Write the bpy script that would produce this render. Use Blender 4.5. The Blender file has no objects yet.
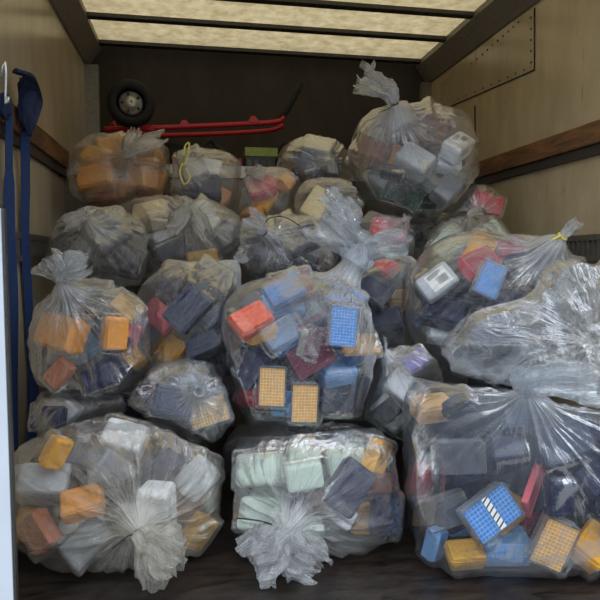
import bpy, bmesh, math, random
import numpy as np
from mathutils import Vector, Matrix

random.seed(11)
RNG = np.random.default_rng(11)
sc = bpy.context.scene
COL = sc.collection

# ------------------------------------------------------------------ camera
F = 600.0
YAW = math.atan(0.175 * math.cos(math.radians(3.81)))
PITCH = math.radians(3.81)
CAM = np.array([0.0, 0.0, 0.84])
RT = np.array([math.cos(YAW), -math.sin(YAW), 0.0])
FW = np.array([math.sin(YAW) * math.cos(PITCH), math.cos(YAW) * math.cos(PITCH), -math.sin(PITCH)])
UP = np.cross(RT, FW)
FH = np.array([math.sin(YAW), math.cos(YAW), 0.0])
ZZ = np.array([0.0, 0.0, 1.0])


def ray(px, py):
    d = FW + RT * ((px - 300) / F) + UP * ((300 - py) / F)
    return d / np.linalg.norm(d)


def P(px, py, D):
    """world point seen at photo position (px, py) at distance D into the van"""
    d = ray(px, py)
    return CAM + d * (D / d[1])


def pix(p):
    v = np.asarray(p, float) - CAM
    z = v @ FW
    return 300 + F * (v @ RT) / z, 300 - F * (v @ UP) / z, z


def scale_at(p):
    return ((np.asarray(p) - CAM) @ FW) / F


cd = bpy.data.cameras.new('camera')
cam = bpy.data.objects.new('camera', cd)
COL.objects.link(cam)
cd.sensor_width = 36
cd.lens = 36
cd.clip_start = 0.02
cam.matrix_world = Matrix(((RT[0], UP[0], -FW[0], CAM[0]), (RT[1], UP[1], -FW[1], CAM[1]), (RT[2], UP[2], -FW[2], CAM[2]), (0, 0, 0, 1)))
sc.camera = cam
sc.view_settings.view_transform = 'Standard'
sc.view_settings.look = 'None'
sc.view_settings.gamma = 1
sc.view_settings.exposure = 0.0
sc.cycles.transparent_max_bounces = 32
sc.cycles.max_bounces = 10
sc.cycles.diffuse_bounces = 5
sc.cycles.transmission_bounces = 8
sc.cycles.glossy_bounces = 3


# ------------------------------------------------------------------ materials
def lin(c):
    return tuple(((v / 255) / 12.92 if v / 255 <= 0.04045 else ((v / 255 + 0.055) / 1.055) ** 2.4) for v in c) + (1.0,)


def newmat(name):
    m = bpy.data.materials.new(name)
    m.use_nodes = True
    nt = m.node_tree
    nt.nodes.clear()
    return m, nt, nt.nodes, nt.links


def math_node(N, L, op, a, b=None, clamp=False):
    n = N.new('ShaderNodeMath')
    n.operation = op
    n.use_clamp = clamp
    for i, v in enumerate((a, b)):
        if v is None:
            continue
        if isinstance(v, (int, float)):
            n.inputs[i].default_value = v
        else:
            L.new(v, n.inputs[i])
    return n.outputs[0]


def plastic(name, rgb, rough=0.4, var=0.06, spec=0.5, metallic=0.0, noise=60, bump=0.0):
    m, nt, N, L = newmat(name)
    o = N.new('ShaderNodeOutputMaterial')
    b = N.new('ShaderNodeBsdfPrincipled')
    L.new(b.outputs[0], o.inputs[0])
    b.inputs['Roughness'].default_value = rough
    b.inputs['Metallic'].default_value = metallic
    b.inputs['Specular IOR Level'].default_value = spec
    tc = N.new('ShaderNodeTexCoord')
    n = N.new('ShaderNodeTexNoise')
    n.inputs['Scale'].default_value = noise
    n.inputs['Detail'].default_value = 4
    L.new(tc.outputs['Object'], n.inputs['Vector'])
    r = N.new('ShaderNodeValToRGB')
    c = lin(rgb)
    r.color_ramp.elements[0].color = tuple(max(0, v * (1 - 2.5 * var)) for v in c[:3]) + (1,)
    r.color_ramp.elements[1].color = tuple(min(1, v * (1 + 2.5 * var)) for v in c[:3]) + (1,)
    r.color_ramp.elements[0].position = 0.3
    r.color_ramp.elements[1].position = 0.7
    L.new(n.outputs[0], r.inputs[0])
    L.new(r.outputs[0], b.inputs['Base Color'])
    if bump:
        bp = N.new('ShaderNodeBump')
        bp.inputs['Strength'].default_value = bump
        bp.inputs['Distance'].default_value = 0.005
        L.new(n.outputs[0], bp.inputs['Height'])
        L.new(bp.outputs[0], b.inputs['Normal'])
    return m


def film_mat(name, tint, h0, hg, hs, hf, rough, gloss, bump, tcol=(0.96, 0.97, 0.97)):
    """thin polythene: mostly clear, whiter where it is gathered, pleated or seen edge-on, with soft sheen"""
    m, nt, N, L = newmat(name)
    o = N.new('ShaderNodeOutputMaterial')
    a1 = N.new('ShaderNodeAttribute'); a1.attribute_name = 'pleat_co'
    a2 = N.new('ShaderNodeAttribute'); a2.attribute_name = 'gather'
    tc = N.new('ShaderNodeTexCoord')
    mp = N.new('ShaderNodeMapping')
    mp.inputs['Scale'].default_value = (7, 7, 1.1)
    L.new(a1.outputs['Vector'], mp.inputs['Vector'])
    n1 = N.new('ShaderNodeTexNoise')
    n1.inputs['Scale'].default_value = 1.0
    n1.inputs['Detail'].default_value = 5
    n1.inputs['Roughness'].default_value = 0.62
    L.new(mp.outputs[0], n1.inputs['Vector'])
    # ridge = 1 - |2n - 1| sharpened: thin bright pleat lines
    d = math_node(N, L, 'ABSOLUTE', math_node(N, L, 'SUBTRACT', math_node(N, L, 'MULTIPLY', n1.outputs[0], 2.0), 1.0))
    ridge = math_node(N, L, 'POWER', math_node(N, L, 'SUBTRACT', 1.0, math_node(N, L, 'MULTIPLY', d, 1.7), True), 6.5)
    n2 = N.new('ShaderNodeTexNoise')
    n2.inputs['Scale'].default_value = 13
    n2.inputs['Detail'].default_value = 5
    n2.inputs['Roughness'].default_value = 0.55
    n2.inputs['Distortion'].default_value = 0.9
    L.new(tc.outputs['Object'], n2.inputs['Vector'])
    d2 = math_node(N, L, 'ABSOLUTE', math_node(N, L, 'SUBTRACT', math_node(N, L, 'MULTIPLY', n2.outputs[0], 2.0), 1.0))
    ridge2 = math_node(N, L, 'POWER', math_node(N, L, 'SUBTRACT', 1.0, math_node(N, L, 'MULTIPLY', d2, 2.2), True), 6.0)
    n3 = N.new('ShaderNodeTexNoise')
    n3.inputs['Scale'].default_value = 4.5
    n3.inputs['Detail'].default_value = 2
    L.new(tc.outputs['Object'], n3.inputs['Vector'])
    hgt = math_node(N, L, 'ADD', math_node(N, L, 'MULTIPLY', ridge, math_node(N, L, 'ADD', math_node(N, L, 'MULTIPLY', a2.outputs['Fac'], 1.0), 0.25)),
                    math_node(N, L, 'ADD', math_node(N, L, 'MULTIPLY', n2.outputs[0], 0.9), math_node(N, L, 'MULTIPLY', ridge2, 0.25)))
    bp = N.new('ShaderNodeBump')
    bp.inputs['Strength'].default_value = bump
    bp.inputs['Distance'].default_value = 0.012
    L.new(hgt, bp.inputs['Height'])
    lw = N.new('ShaderNodeLayerWeight')
    lw.inputs['Blend'].default_value = 0.5
    fac = math_node(N, L, 'POWER', lw.outputs['Facing'], 2.6)
    al = math_node(N, L, 'ADD', math_node(N, L, 'MULTIPLY', a2.outputs['Fac'], hg),
                   math_node(N, L, 'MULTIPLY', math_node(N, L, 'MULTIPLY', n3.outputs[0], 2.0), h0))
    st = math_node(N, L, 'MULTIPLY', math_node(N, L, 'ADD', math_node(N, L, 'MULTIPLY', ridge, math_node(N, L, 'ADD', a2.outputs['Fac'], 0.3)),
                                              math_node(N, L, 'MULTIPLY', ridge2, 0.22)), hs)
    al = math_node(N, L, 'ADD', al, st)
    al = math_node(N, L, 'ADD', al, math_node(N, L, 'MULTIPLY', fac, hf))
    al = math_node(N, L, 'MINIMUM', al, 0.92)
    tr = N.new('ShaderNodeBsdfTransparent')
    tr.inputs[0].default_value = tuple(tcol) + (1,)
    df = N.new('ShaderNodeBsdfDiffuse')
    tl = N.new('ShaderNodeBsdfTranslucent')
    for s in (df, tl):
        s.inputs[0].default_value = lin(tint)
        L.new(bp.outputs[0], s.inputs['Normal'])
    mx = N.new('ShaderNodeMixShader'); mx.inputs[0].default_value = 0.42
    L.new(df.outputs[0], mx.inputs[1]); L.new(tl.outputs[0], mx.inputs[2])
    m2 = N.new('ShaderNodeMixShader')
    L.new(al, m2.inputs[0]); L.new(tr.outputs[0], m2.inputs[1]); L.new(mx.outputs[0], m2.inputs[2])
    gl = N.new('ShaderNodeBsdfGlossy')
    gl.inputs['Roughness'].default_value = rough
    gl.inputs[0].default_value = (1, 1, 1, 1)
    L.new(bp.outputs[0], gl.inputs['Normal'])
    fr = N.new('ShaderNodeFresnel'); fr.inputs[0].default_value = 1.5
    L.new(bp.outputs[0], fr.inputs['Normal'])
    m3 = N.new('ShaderNodeMixShader')
    L.new(math_node(N, L, 'MINIMUM', math_node(N, L, 'MULTIPLY', fr.outputs[0], gloss), 0.6), m3.inputs[0])
    L.new(m2.outputs[0], m3.inputs[1]); L.new(gl.outputs[0], m3.inputs[2])
    L.new(m3.outputs[0], o.inputs[0])
    return m


def clear_mat(name, tint=(225, 230, 235), alpha=0.11):
    m, nt, N, L = newmat(name)
    o = N.new('ShaderNodeOutputMaterial')
    tr = N.new('ShaderNodeBsdfTransparent'); tr.inputs[0].default_value = (0.95, 0.96, 0.97, 1)
    df = N.new('ShaderNodeBsdfDiffuse'); df.inputs[0].default_value = lin(tint)
    tc = N.new('ShaderNodeTexCoord')
    n = N.new('ShaderNodeTexNoise'); n.inputs['Scale'].default_value = 40
    L.new(tc.outputs['Object'], n.inputs['Vector'])
    lw = N.new('ShaderNodeLayerWeight'); lw.inputs['Blend'].default_value = 0.5
    a = math_node(N, L, 'ADD', math_node(N, L, 'MULTIPLY', n.outputs[0], alpha * 2 * 0.6), math_node(N, L, 'MULTIPLY', math_node(N, L, 'POWER', lw.outputs['Facing'], 2.0), 0.42), True)
    m2 = N.new('ShaderNodeMixShader')
    L.new(a, m2.inputs[0]); L.new(tr.outputs[0], m2.inputs[1]); L.new(df.outputs[0], m2.inputs[2])
    gl = N.new('ShaderNodeBsdfGlossy'); gl.inputs['Roughness'].default_value = 0.15
    fr = N.new('ShaderNodeFresnel'); fr.inputs[0].default_value = 1.5
    m3 = N.new('ShaderNodeMixShader')
    L.new(fr.outputs[0], m3.inputs[0]); L.new(m2.outputs[0], m3.inputs[1]); L.new(gl.outputs[0], m3.inputs[2])
    L.new(m3.outputs[0], o.inputs[0])
    return m


COLOURS = {  # the plastics' own colours
    'navy': (13, 21, 58), 'dark navy': (9, 12, 30), 'slate': (42, 48, 72), 'bright blue': (116, 168, 222), 'mid blue': (48, 100, 160),
    'yellow': (226, 160, 38), 'ochre': (196, 148, 66), 'orange': (222, 146, 44), 'red': (206, 38, 58), 'orange red': (214, 84, 46),
    'burgundy': (112, 36, 62), 'pink': (206, 92, 104), 'white': (218, 219, 222), 'light grey': (176, 178, 182), 'grey': (112, 114, 118),
    'pale green': (184, 198, 182), 'terracotta': (172, 104, 74), 'brown': (112, 66, 44), 'tan': (206, 164, 112), 'beige': (218, 164, 88),
    'dark green': (44, 76, 60), 'black': (20, 21, 24), 'peach': (226, 164, 122), 'magenta': (170, 40, 84), 'purple': (84, 74, 150),
    'cream': (218, 196, 150), 'steel blue': (72, 126, 190), 'lavender grey': (104, 108, 128), 'green': (70, 120, 96),
}
MATS = {}


def cmat(c):
    if c not in MATS:
        MATS[c] = clear_mat('clear_plastic') if c == 'clear' else plastic(c.replace(' ', '_') + '_plastic', COLOURS[c], rough=0.42, var=0.04, spec=0.28)
    return MATS[c]


# ------------------------------------------------------------------ mesh helpers
def link(name, me, mat=None, parent=None):
    o = bpy.data.objects.new(name, me)
    COL.objects.link(o)
    if mat is not None:
        for m in (mat if isinstance(mat, (list, tuple)) else [mat]):
            me.materials.append(m)
    if parent is not None:
        o.parent = parent
    return o


def tomesh(name, bm, smooth=False):
    bmesh.ops.recalc_face_normals(bm, faces=bm.faces[:])
    me = bpy.data.meshes.new(name)
    bm.to_mesh(me)
    bm.free()
    if smooth:
        for p in me.polygons:
            p.use_smooth = True
    return me


def pymesh(name, verts, faces, smooth=True):
    me = bpy.data.meshes.new(name)
    me.from_pydata([tuple(map(float, v)) for v in verts], [], [tuple(int(i) for i in f) for f in faces])
    if smooth:
        me.polygons.foreach_set('use_smooth', [True] * len(me.polygons))
    me.update()
    return me


def tag(o, label, cat, group=None):
    o['label'] = label
    o['category'] = cat
    if group:
        o['group'] = group
    return o


def struct(o):
    o['kind'] = 'structure'
    return o


def box_bm(lo, hi, bm=None, bevel=0.0):
    own = bm is None
    bm = bm or bmesh.new()
    r = bmesh.ops.create_cube(bm, size=1)
    c = [(a + b) / 2 for a, b in zip(lo, hi)]
    s = [b - a for a, b in zip(lo, hi)]
    for v in r['verts']:
        v.co = Vector([c[i] + v.co[i] * s[i] for i in range(3)])
    if bevel:
        es = list({e for v in r['verts'] for e in v.link_edges})
        bmesh.ops.bevel(bm, geom=es, offset=bevel, segments=2, affect='EDGES', profile=0.5)
    return bm


def rrect(L, W, r, n=3):
    pts = []
    r = min(r, L / 2 - 1e-4, W / 2 - 1e-4)
    for cx, cy, a0 in ((L / 2 - r, W / 2 - r, 0), (-L / 2 + r, W / 2 - r, 90), (-L / 2 + r, -W / 2 + r, 180), (L / 2 - r, -W / 2 + r, 270)):
        for k in range(n + 1):
            a = math.radians(a0 + 90 * k / n)
            pts.append((cx + r * math.cos(a), cy + r * math.sin(a)))
    return pts


def loft(name, loops, cap0=True, cap1=True):
    """stack of rounded rectangles (z, length, width, corner radius)"""
    vs, fs = [], []
    k = 16
    for z, L, W, r in loops:
        vs += [(x, y, z) for x, y in rrect(L, W, r)]
    for i in range(len(loops) - 1):
        for j in range(k):
            a, b = i * k + j, i * k + (j + 1) % k
            fs.append((a, b, b + k, a + k))
    if cap0:
        fs.append(tuple(range(k))[::-1])
    if cap1:
        fs.append(tuple((len(loops) - 1) * k + j for j in range(k)))
    return pymesh(name, vs, fs, smooth=False)


def tube_pts(pts, rad, n=8, flat=1.0, closed=False):
    """verts/faces of a swept round bar through pts; rad may be a list"""
    pts = [np.asarray(p, float) for p in pts]
    m = len(pts)
    rs = rad if isinstance(rad, (list, tuple, np.ndarray)) else [rad] * m
    vs, fs = [], []
    prev = None
    for i, p in enumerate(pts):
        t = (pts[(i + 1) % m] - pts[i - 1]) if closed else (pts[min(i + 1, m - 1)] - pts[max(i - 1, 0)])
        t = t / (np.linalg.norm(t) + 1e-12)
        if prev is None:
            ref = np.array([0, 0, 1.0]) if abs(t[2]) < 0.9 else np.array([1.0, 0, 0])
            u = np.cross(t, ref)
        else:
            u = prev - t * (prev @ t)
        u /= np.linalg.norm(u) + 1e-12
        prev = u
        w = np.cross(t, u)
        for k in range(n):
            a = 2 * math.pi * k / n
            vs.append(p + rs[i] * (u * math.cos(a) + w * math.sin(a) * flat))
    for i in range(m if closed else m - 1):
        for k in range(n):
            a, b = i * n + k, i * n + (k + 1) % n
            c, d = ((i + 1) % m) * n + k, ((i + 1) % m) * n + (k + 1) % n
            fs.append((a, b, d, c))
    if not closed:
        fs.append(tuple(range(n))[::-1])
        fs.append(tuple((m - 1) * n + k for k in range(n)))
    return vs, fs


def tube(name, pts, rad, mat, parent=None, n=8, flat=1.0, closed=False):
    v, f = tube_pts(pts, rad, n, flat, closed)
    return link(name, pymesh(name, v, f), mat, parent)


def empty(name, loc):
    o = bpy.data.objects.new(name, None)
    COL.objects.link(o)
    o.location = Vector([float(v) for v in loc])
    o.empty_display_size = 0.05
    return o


# vectorised gradient-free value noise
_PERM = RNG.permutation(4096)
_VAL = RNG.random(4096) * 2 - 1


def vnoise(p):
    p = np.asarray(p, float)
    i = np.floor(p).astype(int)
    f = p - i
    f = f * f * f * (f * (f * 6 - 15) + 10)

    def h(dx, dy, dz):
        a = _PERM[(i[..., 0] + dx) & 4095]
        a = _PERM[(a + i[..., 1] + dy) & 4095]
        a = _PERM[(a + i[..., 2] + dz) & 4095]
        return _VAL[a]
    x, y, z = f[..., 0], f[..., 1], f[..., 2]

    def mix(a, b, t):
        return a + (b - a) * t
    return mix(mix(mix(h(0, 0, 0), h(1, 0, 0), x), mix(h(0, 1, 0), h(1, 1, 0), x), y),
               mix(mix(h(0, 0, 1), h(1, 0, 1), x), mix(h(0, 1, 1), h(1, 1, 1), x), y), z)


def ridged(p, oct=3):
    s, a, t = 0, 1.0, 0
    for k in range(oct):
        s = s + a * (1 - np.abs(vnoise(p * (2.03 ** k) + 17.3 * k)) * 1.6)
        t += a
        a *= 0.5
    return s / t


# ------------------------------------------------------------------ the van body
XL, XR, YB, YF, YE = -0.60, 1.46, 3.0, 3.66, 1.30     # side walls, bulkhead, front of the overcab bay, rear edge
ZS, ZC = 1.285, 2.07                                 # overcab shelf, roof sheet


def wall_mat(name, rgb, rough=0.22, stain=0.5):
    m, nt, N, L = newmat(name)
    o = N.new('ShaderNodeOutputMaterial')
    b = N.new('ShaderNodeBsdfPrincipled')
    L.new(b.outputs[0], o.inputs[0])
    tc = N.new('ShaderNodeTexCoord')
    mp = N.new('ShaderNodeMapping'); mp.inputs['Scale'].default_value = (3, 3, 1.1)
    L.new(tc.outputs['Object'], mp.inputs['Vector'])
    n = N.new('ShaderNodeTexNoise'); n.inputs['Scale'].default_value = 2.2; n.inputs['Detail'].default_value = 7; n.inputs['Roughness'].default_value = 0.65
    L.new(mp.outputs[0], n.inputs['Vector'])
    r = N.new('ShaderNodeValToRGB')
    c = lin(rgb)
    r.color_ramp.elements[0].color = tuple(v * (1 - 0.45 * stain) for v in c[:3]) + (1,)
    r.color_ramp.elements[1].color = c
    r.color_ramp.elements[0].position = 0.32; r.color_ramp.elements[1].position = 0.6
    L.new(n.outputs[0], r.inputs[0])
    # scuffs: short vertical scratches
    mp2 = N.new('ShaderNodeMapping'); mp2.inputs['Scale'].default_value = (30, 30, 5)
    L.new(tc.outputs['Object'], mp2.inputs['Vector'])
    n2 = N.new('ShaderNodeTexNoise'); n2.inputs['Scale'].default_value = 1.0; n2.inputs['Detail'].default_value = 3
    L.new(mp2.outputs[0], n2.inputs['Vector'])
    r2 = N.new('ShaderNodeValToRGB')
    r2.color_ramp.elements[0].position = 0.68; r2.color_ramp.elements[1].position = 0.76
    r2.color_ramp.elements[0].color = (0, 0, 0, 1); r2.color_ramp.elements[1].color = (0.55, 0.55, 0.55, 1)
    L.new(n2.outputs[0], r2.inputs[0])
    mx = N.new('ShaderNodeMix'); mx.data_type = 'RGBA'
    L.new(r2.outputs[0], mx.inputs['Factor'])
    L.new(r.outputs[0], mx.inputs['A'])
    mx.inputs['B'].default_value = lin((70, 60, 50))
    L.new(mx.outputs['Result'], b.inputs['Base Color'])
    b.inputs['Roughness'].default_value = rough
    bp = N.new('ShaderNodeBump'); bp.inputs['Strength'].default_value = 0.06; bp.inputs['Distance'].default_value = 0.02
    L.new(n.outputs[0], bp.inputs['Height']); L.new(bp.outputs[0], b.inputs['Normal'])
    return m


def wood_mat(name, dark, light, scale=(3, 40, 40), rough=0.6):
    m, nt, N, L = newmat(name)
    o = N.new('ShaderNodeOutputMaterial'); b = N.new('ShaderNodeBsdfPrincipled'); L.new(b.outputs[0], o.inputs[0])
    tc = N.new('ShaderNodeTexCoord'); mp = N.new('ShaderNodeMapping'); mp.inputs['Scale'].default_value = scale
    L.new(tc.outputs['Object'], mp.inputs['Vector'])
    n = N.new('ShaderNodeTexNoise'); n.inputs['Scale'].default_value = 1.0; n.inputs['Detail'].default_value = 8; n.inputs['Roughness'].default_value = 0.7; n.inputs['Distortion'].default_value = 0.6
    L.new(mp.outputs[0], n.inputs['Vector'])
    r = N.new('ShaderNodeValToRGB')
    r.color_ramp.elements[0].color = lin(dark); r.color_ramp.elements[1].color = lin(light)
    r.color_ramp.elements[0].position = 0.36; r.color_ramp.elements[1].position = 0.66
    L.new(n.outputs[0], r.inputs[0]); L.new(r.outputs[0], b.inputs['Base Color'])
    b.inputs['Roughness'].default_value = rough
    bp = N.new('ShaderNodeBump'); bp.inputs['Strength'].default_value = 0.25; bp.inputs['Distance'].default_value = 0.004
    L.new(n.outputs[0], bp.inputs['Height']); L.new(bp.outputs[0], b.inputs['Normal'])
    return m


def roof_mat():
    m, nt, N, L = newmat('translucent_roof')
    o = N.new('ShaderNodeOutputMaterial')
    tc = N.new('ShaderNodeTexCoord')
    n = N.new('ShaderNodeTexNoise'); n.inputs['Scale'].default_value = 14; n.inputs['Detail'].default_value = 8; n.inputs['Roughness'].default_value = 0.7
    L.new(tc.outputs['Object'], n.inputs['Vector'])
    r = N.new('ShaderNodeValToRGB')
    r.color_ramp.elements[0].color = ROOF_LO; r.color_ramp.elements[1].color = ROOF_HI
    r.color_ramp.elements[0].position = 0.35; r.color_ramp.elements[1].position = 0.62
    L.new(n.outputs[0], r.inputs[0])
    tl = N.new('ShaderNodeBsdfTranslucent'); L.new(r.outputs[0], tl.inputs[0])
    df = N.new('ShaderNodeBsdfDiffuse'); df.inputs[0].default_value = lin((150, 140, 115))
    mx = N.new('ShaderNodeMixShader'); mx.inputs[0].default_value = 0.7
    L.new(df.outputs[0], mx.inputs[1]); L.new(tl.outputs[0], mx.inputs[2]); L.new(mx.outputs[0], o.inputs[0])
    return m


ROOF_LO = (0.24, 0.18, 0.085, 1)
ROOF_HI = (0.40, 0.315, 0.175, 1)
M_WALL = wall_mat('grp_wall', (186, 168, 134))
M_WALL_L = wall_mat('grp_wall_strap_side', (188, 172, 144))
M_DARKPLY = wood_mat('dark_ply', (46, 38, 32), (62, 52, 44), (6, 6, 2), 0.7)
M_FLOOR = wood_mat('worn_deck', (14, 11, 10), (56, 47, 41), (9, 26, 5), 0.4)
M_TIMBER = wood_mat('lashing_timber', (64, 42, 26), (132, 92, 56), (40, 4, 26), 0.6)
M_ALU = plastic('dull_aluminium', (150, 148, 140), rough=0.42, metallic=0.7, var=0.05)
M_STEEL = plastic('dark_steel', (74, 72, 68), rough=0.5, metallic=0.5, var=0.08)
M_WHITE = plastic('white_paint', (206, 214, 222), rough=0.35, var=0.02, noise=8)
M_GALV = plastic('galvanised', (112, 114, 116), rough=0.45, metallic=0.6, var=0.08)
M_RUST = plastic('rusty_plinth', (58, 44, 38), rough=0.8, var=0.15)


def bx(name, lo, hi, mat, parent=None, bevel=0.0):
    return link(name, tomesh(name, box_bm(lo, hi, bevel=bevel)), mat, parent)


struct(bx('floor', (XL - 0.06, YE, -0.05), (XR + 0.06, YB, 0), M_FLOOR))
struct(bx('wall_left', (XL - 0.06, YE, 0), (XL, YF, 2.2), M_WALL_L))
struct(bx('wall_right', (XR, YE, 0), (XR + 0.06, YF, 2.2), M_WALL))
struct(bx('wall_bulkhead', (XL, YB, 0), (XR, YB + 0.04, ZS - 0.04), wall_mat('bulkhead_board', (120, 108, 90))))
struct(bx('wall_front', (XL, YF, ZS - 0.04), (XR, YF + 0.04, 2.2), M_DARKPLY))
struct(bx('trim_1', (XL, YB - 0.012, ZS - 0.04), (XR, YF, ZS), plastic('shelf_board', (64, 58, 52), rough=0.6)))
struct(bx('trim_2', (XL, YB - 0.028, ZS - 0.045), (XR, YB - 0.013, ZS + 0.012), plastic('shelf_lip', (196, 192, 184), rough=0.4)))
me = pymesh('ceiling', [(XL, YE, ZC), (XR, YE, ZC), (XR, YF, ZC), (XL, YF, ZC)], [(0, 1, 2, 3)], smooth=False)
struct(link('ceiling', me, roof_mat()))
# roof bows
k = 3
for D in (3.60, 3.22, 2.89, 2.56, 2.23, 1.90, 1.57):
    bm = box_bm((XL, D - 0.024, ZC - 0.022), (XR, D + 0.024, ZC - 0.001), bevel=0.003)
    struct(link('trim_%d' % k, tomesh('roof_bow', bm), M_STEEL)); k += 1
# cove strips between wall and roof
for sx, x0 in ((1, XL), (-1, XR)):
    sec = [(0, -0.125), (0.012, -0.125), (0.085, -0.03), (0.085, 0.0), (0, 0)]
    vs, fs = [], []
    for y in (YE, YF):
        vs += [(x0 + sx * (a + 0.001), y, ZC - 0.002 + b) for a, b in sec]
    n = len(sec)
    fs = [(i, (i + 1) % n, n + (i + 1) % n, n + i) for i in range(n)] + [tuple(range(n)), tuple(range(n, 2 * n))]
    struct(link('trim_%d' % k, pymesh('cove_strip', vs, fs, smooth=False), plastic('cove_grey', (122, 114, 102), rough=0.4))); k += 1
# corner posts of the overcab bay
struct(bx('trim_%d' % k, (XL, YF - 0.05, ZS), (XL + 0.075, YF - 0.001, ZC - 0.13), M_ALU)); k += 1
struct(bx('trim_%d' % k, (XR - 0.06, YF - 0.05, ZS), (XR, YF - 0.001, ZC - 0.13), plastic('post_grey', (120, 110, 96), rough=0.5))); k += 1


def on_wall(px, py, x):
    d = ray(px, py)
    return CAM + d * (x / d[0])


# riveted corner sheet on the wall
pts = [on_wall(px, py, XR) for px, py in ((535, 8), (535, 70), (452, 106), (440, 112), (440, 84), (463, 62), (505, 26))]
vs = [(XR - 0.004, p[1], p[2]) for p in pts] + [(XR - 0.0005, p[1], p[2]) for p in pts]
n = len(pts)
fs = [tuple(range(n)), tuple(range(n, 2 * n))[::-1]] + [(i, (i + 1) % n, n + (i + 1) % n, n + i) for i in range(n)]
o = struct(link('trim_%d' % k, pymesh('riveted_sheet', vs, fs, smooth=False), wall_mat('sheet_grp', (168, 152, 122)))); k += 1
bm = bmesh.new()
def rivet_row(a, b, num):
    for t in range(num):
        q = on_wall(a[0] + (b[0] - a[0]) * (t + .5) / num, a[1] + (b[1] - a[1]) * (t + .5) / num, XR)
        bmesh.ops.create_icosphere(bm, subdivisions=1, radius=0.006, matrix=Matrix.Translation((XR - 0.005, q[1], q[2])) @ Matrix.Diagonal((0.5, 1, 1, 1)))
rivet_row((532, 12), (532, 68), 5); rivet_row((529, 68), (455, 101), 9); rivet_row((522, 20), (470, 66), 10)
link('rivet', tomesh('rivet', bm, True), M_STEEL, o)
# dark sealant line round the sheet
v, f = tube_pts([(XR - 0.003, p[1], p[2]) for p in pts[:4]], 0.0035, 5)
link('seam', pymesh('seam', v, f), M_RUST, o)
v, f = tube_pts([on_wall(475, 106, XR - 0.002), on_wall(475.5, 162, XR - 0.002)], 0.005, 5)
struct(link('trim_%d' % k, pymesh('corner_joint', v, f), M_RUST)); k += 1

# timber lashing rails, and slotted cargo tracks below them
for x0, sx, z0, nm in ((XR, -1, 1.262, 'r'), (XL, 1, 1.262, 'l')):
    lo, hi = sorted((x0, x0 + sx * 0.028))
    struct(bx('trim_%d' % k, (lo, YE, z0), (hi, YB - 0.03, z0 + 0.082), M_TIMBER, bevel=0.004)); k += 1
    lo, hi = sorted((x0, x0 + sx * 0.016))
    struct(bx('trim_%d' % k, (lo, YE, z0 - 0.038), (hi, YB - 0.03, z0 - 0.002), plastic('rail_shade_' + ('a' if sx > 0 else 'b'), (56, 48, 42), rough=0.6))); k += 1  # dark-coloured strip painted in as the shade under the rail
    bm = bmesh.new()
    zt = 0.835
    for a, b, dp in ((0.0, 0.022, 0.014), (0.078, 0.1, 0.014), (0.022, 0.078, 0.003)):
        lo, hi = sorted((x0, x0 + sx * dp))
        box_bm((lo, YE, zt + a), (hi, YB - 0.03, zt + b), bm)
    y = YE + 0.01
    lo, hi = sorted((x0, x0 + sx * 0.012))
    while y < YB - 0.06:
        box_bm((lo, y, zt + 0.022), (hi, y + 0.012, zt + 0.078), bm)
        y += 0.03
    struct(link('trim_%d' % k, tomesh('slotted_track', bm), plastic('track_grey_' + ('a' if sx > 0 else 'b'), (104, 98, 88), rough=0.5, metallic=0.4))); k += 1

# rear post beside the opening: steel above, white panel below, rusty foot
pe = P(12.5, 330, 1.42)[0]
post = struct(bx('door_1', (pe - 0.16, 1.385, 0.955), (pe - 0.012, 1.42, 2.2), M_GALV, bevel=0.004))
struct(bx('door_2', (pe - 0.2, 1.375, 0.07), (pe - 0.003, 1.39, 0.95), M_WHITE, bevel=0.004))
struct(bx('trim_%d' % k, (pe - 0.002, 1.376, 0.0), (pe + 0.003, 1.392, 0.95), M_STEEL)); k += 1
struct(bx('trim_%d' % k, (pe - 0.2, 1.37, 0.0), (pe - 0.003, 1.39, 0.068), M_RUST, bevel=0.005)); k += 1
# loops of bent wire on the post
tube('wire_hook', [P(1.5, 78, 1.4), P(3.0, 66, 1.4), P(5.2, 62, 1.4), P(6.2, 72, 1.4), P(5.6, 95, 1.4), P(5.5, 104, 1.4), P(8.0, 102, 1.4), P(8.8, 97, 1.4)], 0.0028, M_ALU, post)
struct(bx('ground', (-8, -9, -0.9), (9, 1.2, -0.86), plastic('asphalt', (96, 96, 98), rough=0.9, var=0.1, noise=20)))

# ------------------------------------------------------------------ daylight
w = bpy.data.worlds.new('overcast'); sc.world = w; w.use_nodes = True
nt = w.node_tree; nt.nodes.clear(); N, L = nt.nodes, nt.links
wo = N.new('ShaderNodeOutputWorld'); bg = N.new('ShaderNodeBackground')
tc = N.new('ShaderNodeTexCoord'); sx_ = N.new('ShaderNodeSeparateXYZ'); rp = N.new('ShaderNodeValToRGB')
L.new(tc.outputs['Generated'], sx_.inputs[0]); L.new(sx_.outputs['Z'], rp.inputs[0])
# yard and buildings low down, open overcast sky above
els = rp.color_ramp.elements
els[0].position = 0.0; els[0].color = (0.16, 0.17, 0.18, 1)
els[1].position = 0.14; els[1].color = (0.22, 0.235, 0.25, 1)
e = els.new(0.34); e.color = (0.78, 0.86, 0.96, 1)
e = els.new(0.8); e.color = (0.92, 1.0, 1.1, 1)
L.new(rp.outputs[0], bg.inputs[0]); bg.inputs[1].default_value = 2.6
L.new(bg.outputs[0], wo.inputs[0])

# ------------------------------------------------------------------ straps, hand truck and loose gear
M_STRAP = plastic('blue_webbing', (22, 48, 92), rough=0.75, var=0.08, noise=90, bump=0.2)
M_NAVYCLOTH = plastic('navy_webbing', (24, 36, 66), rough=0.85, var=0.12, noise=40, bump=0.3)


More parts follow.
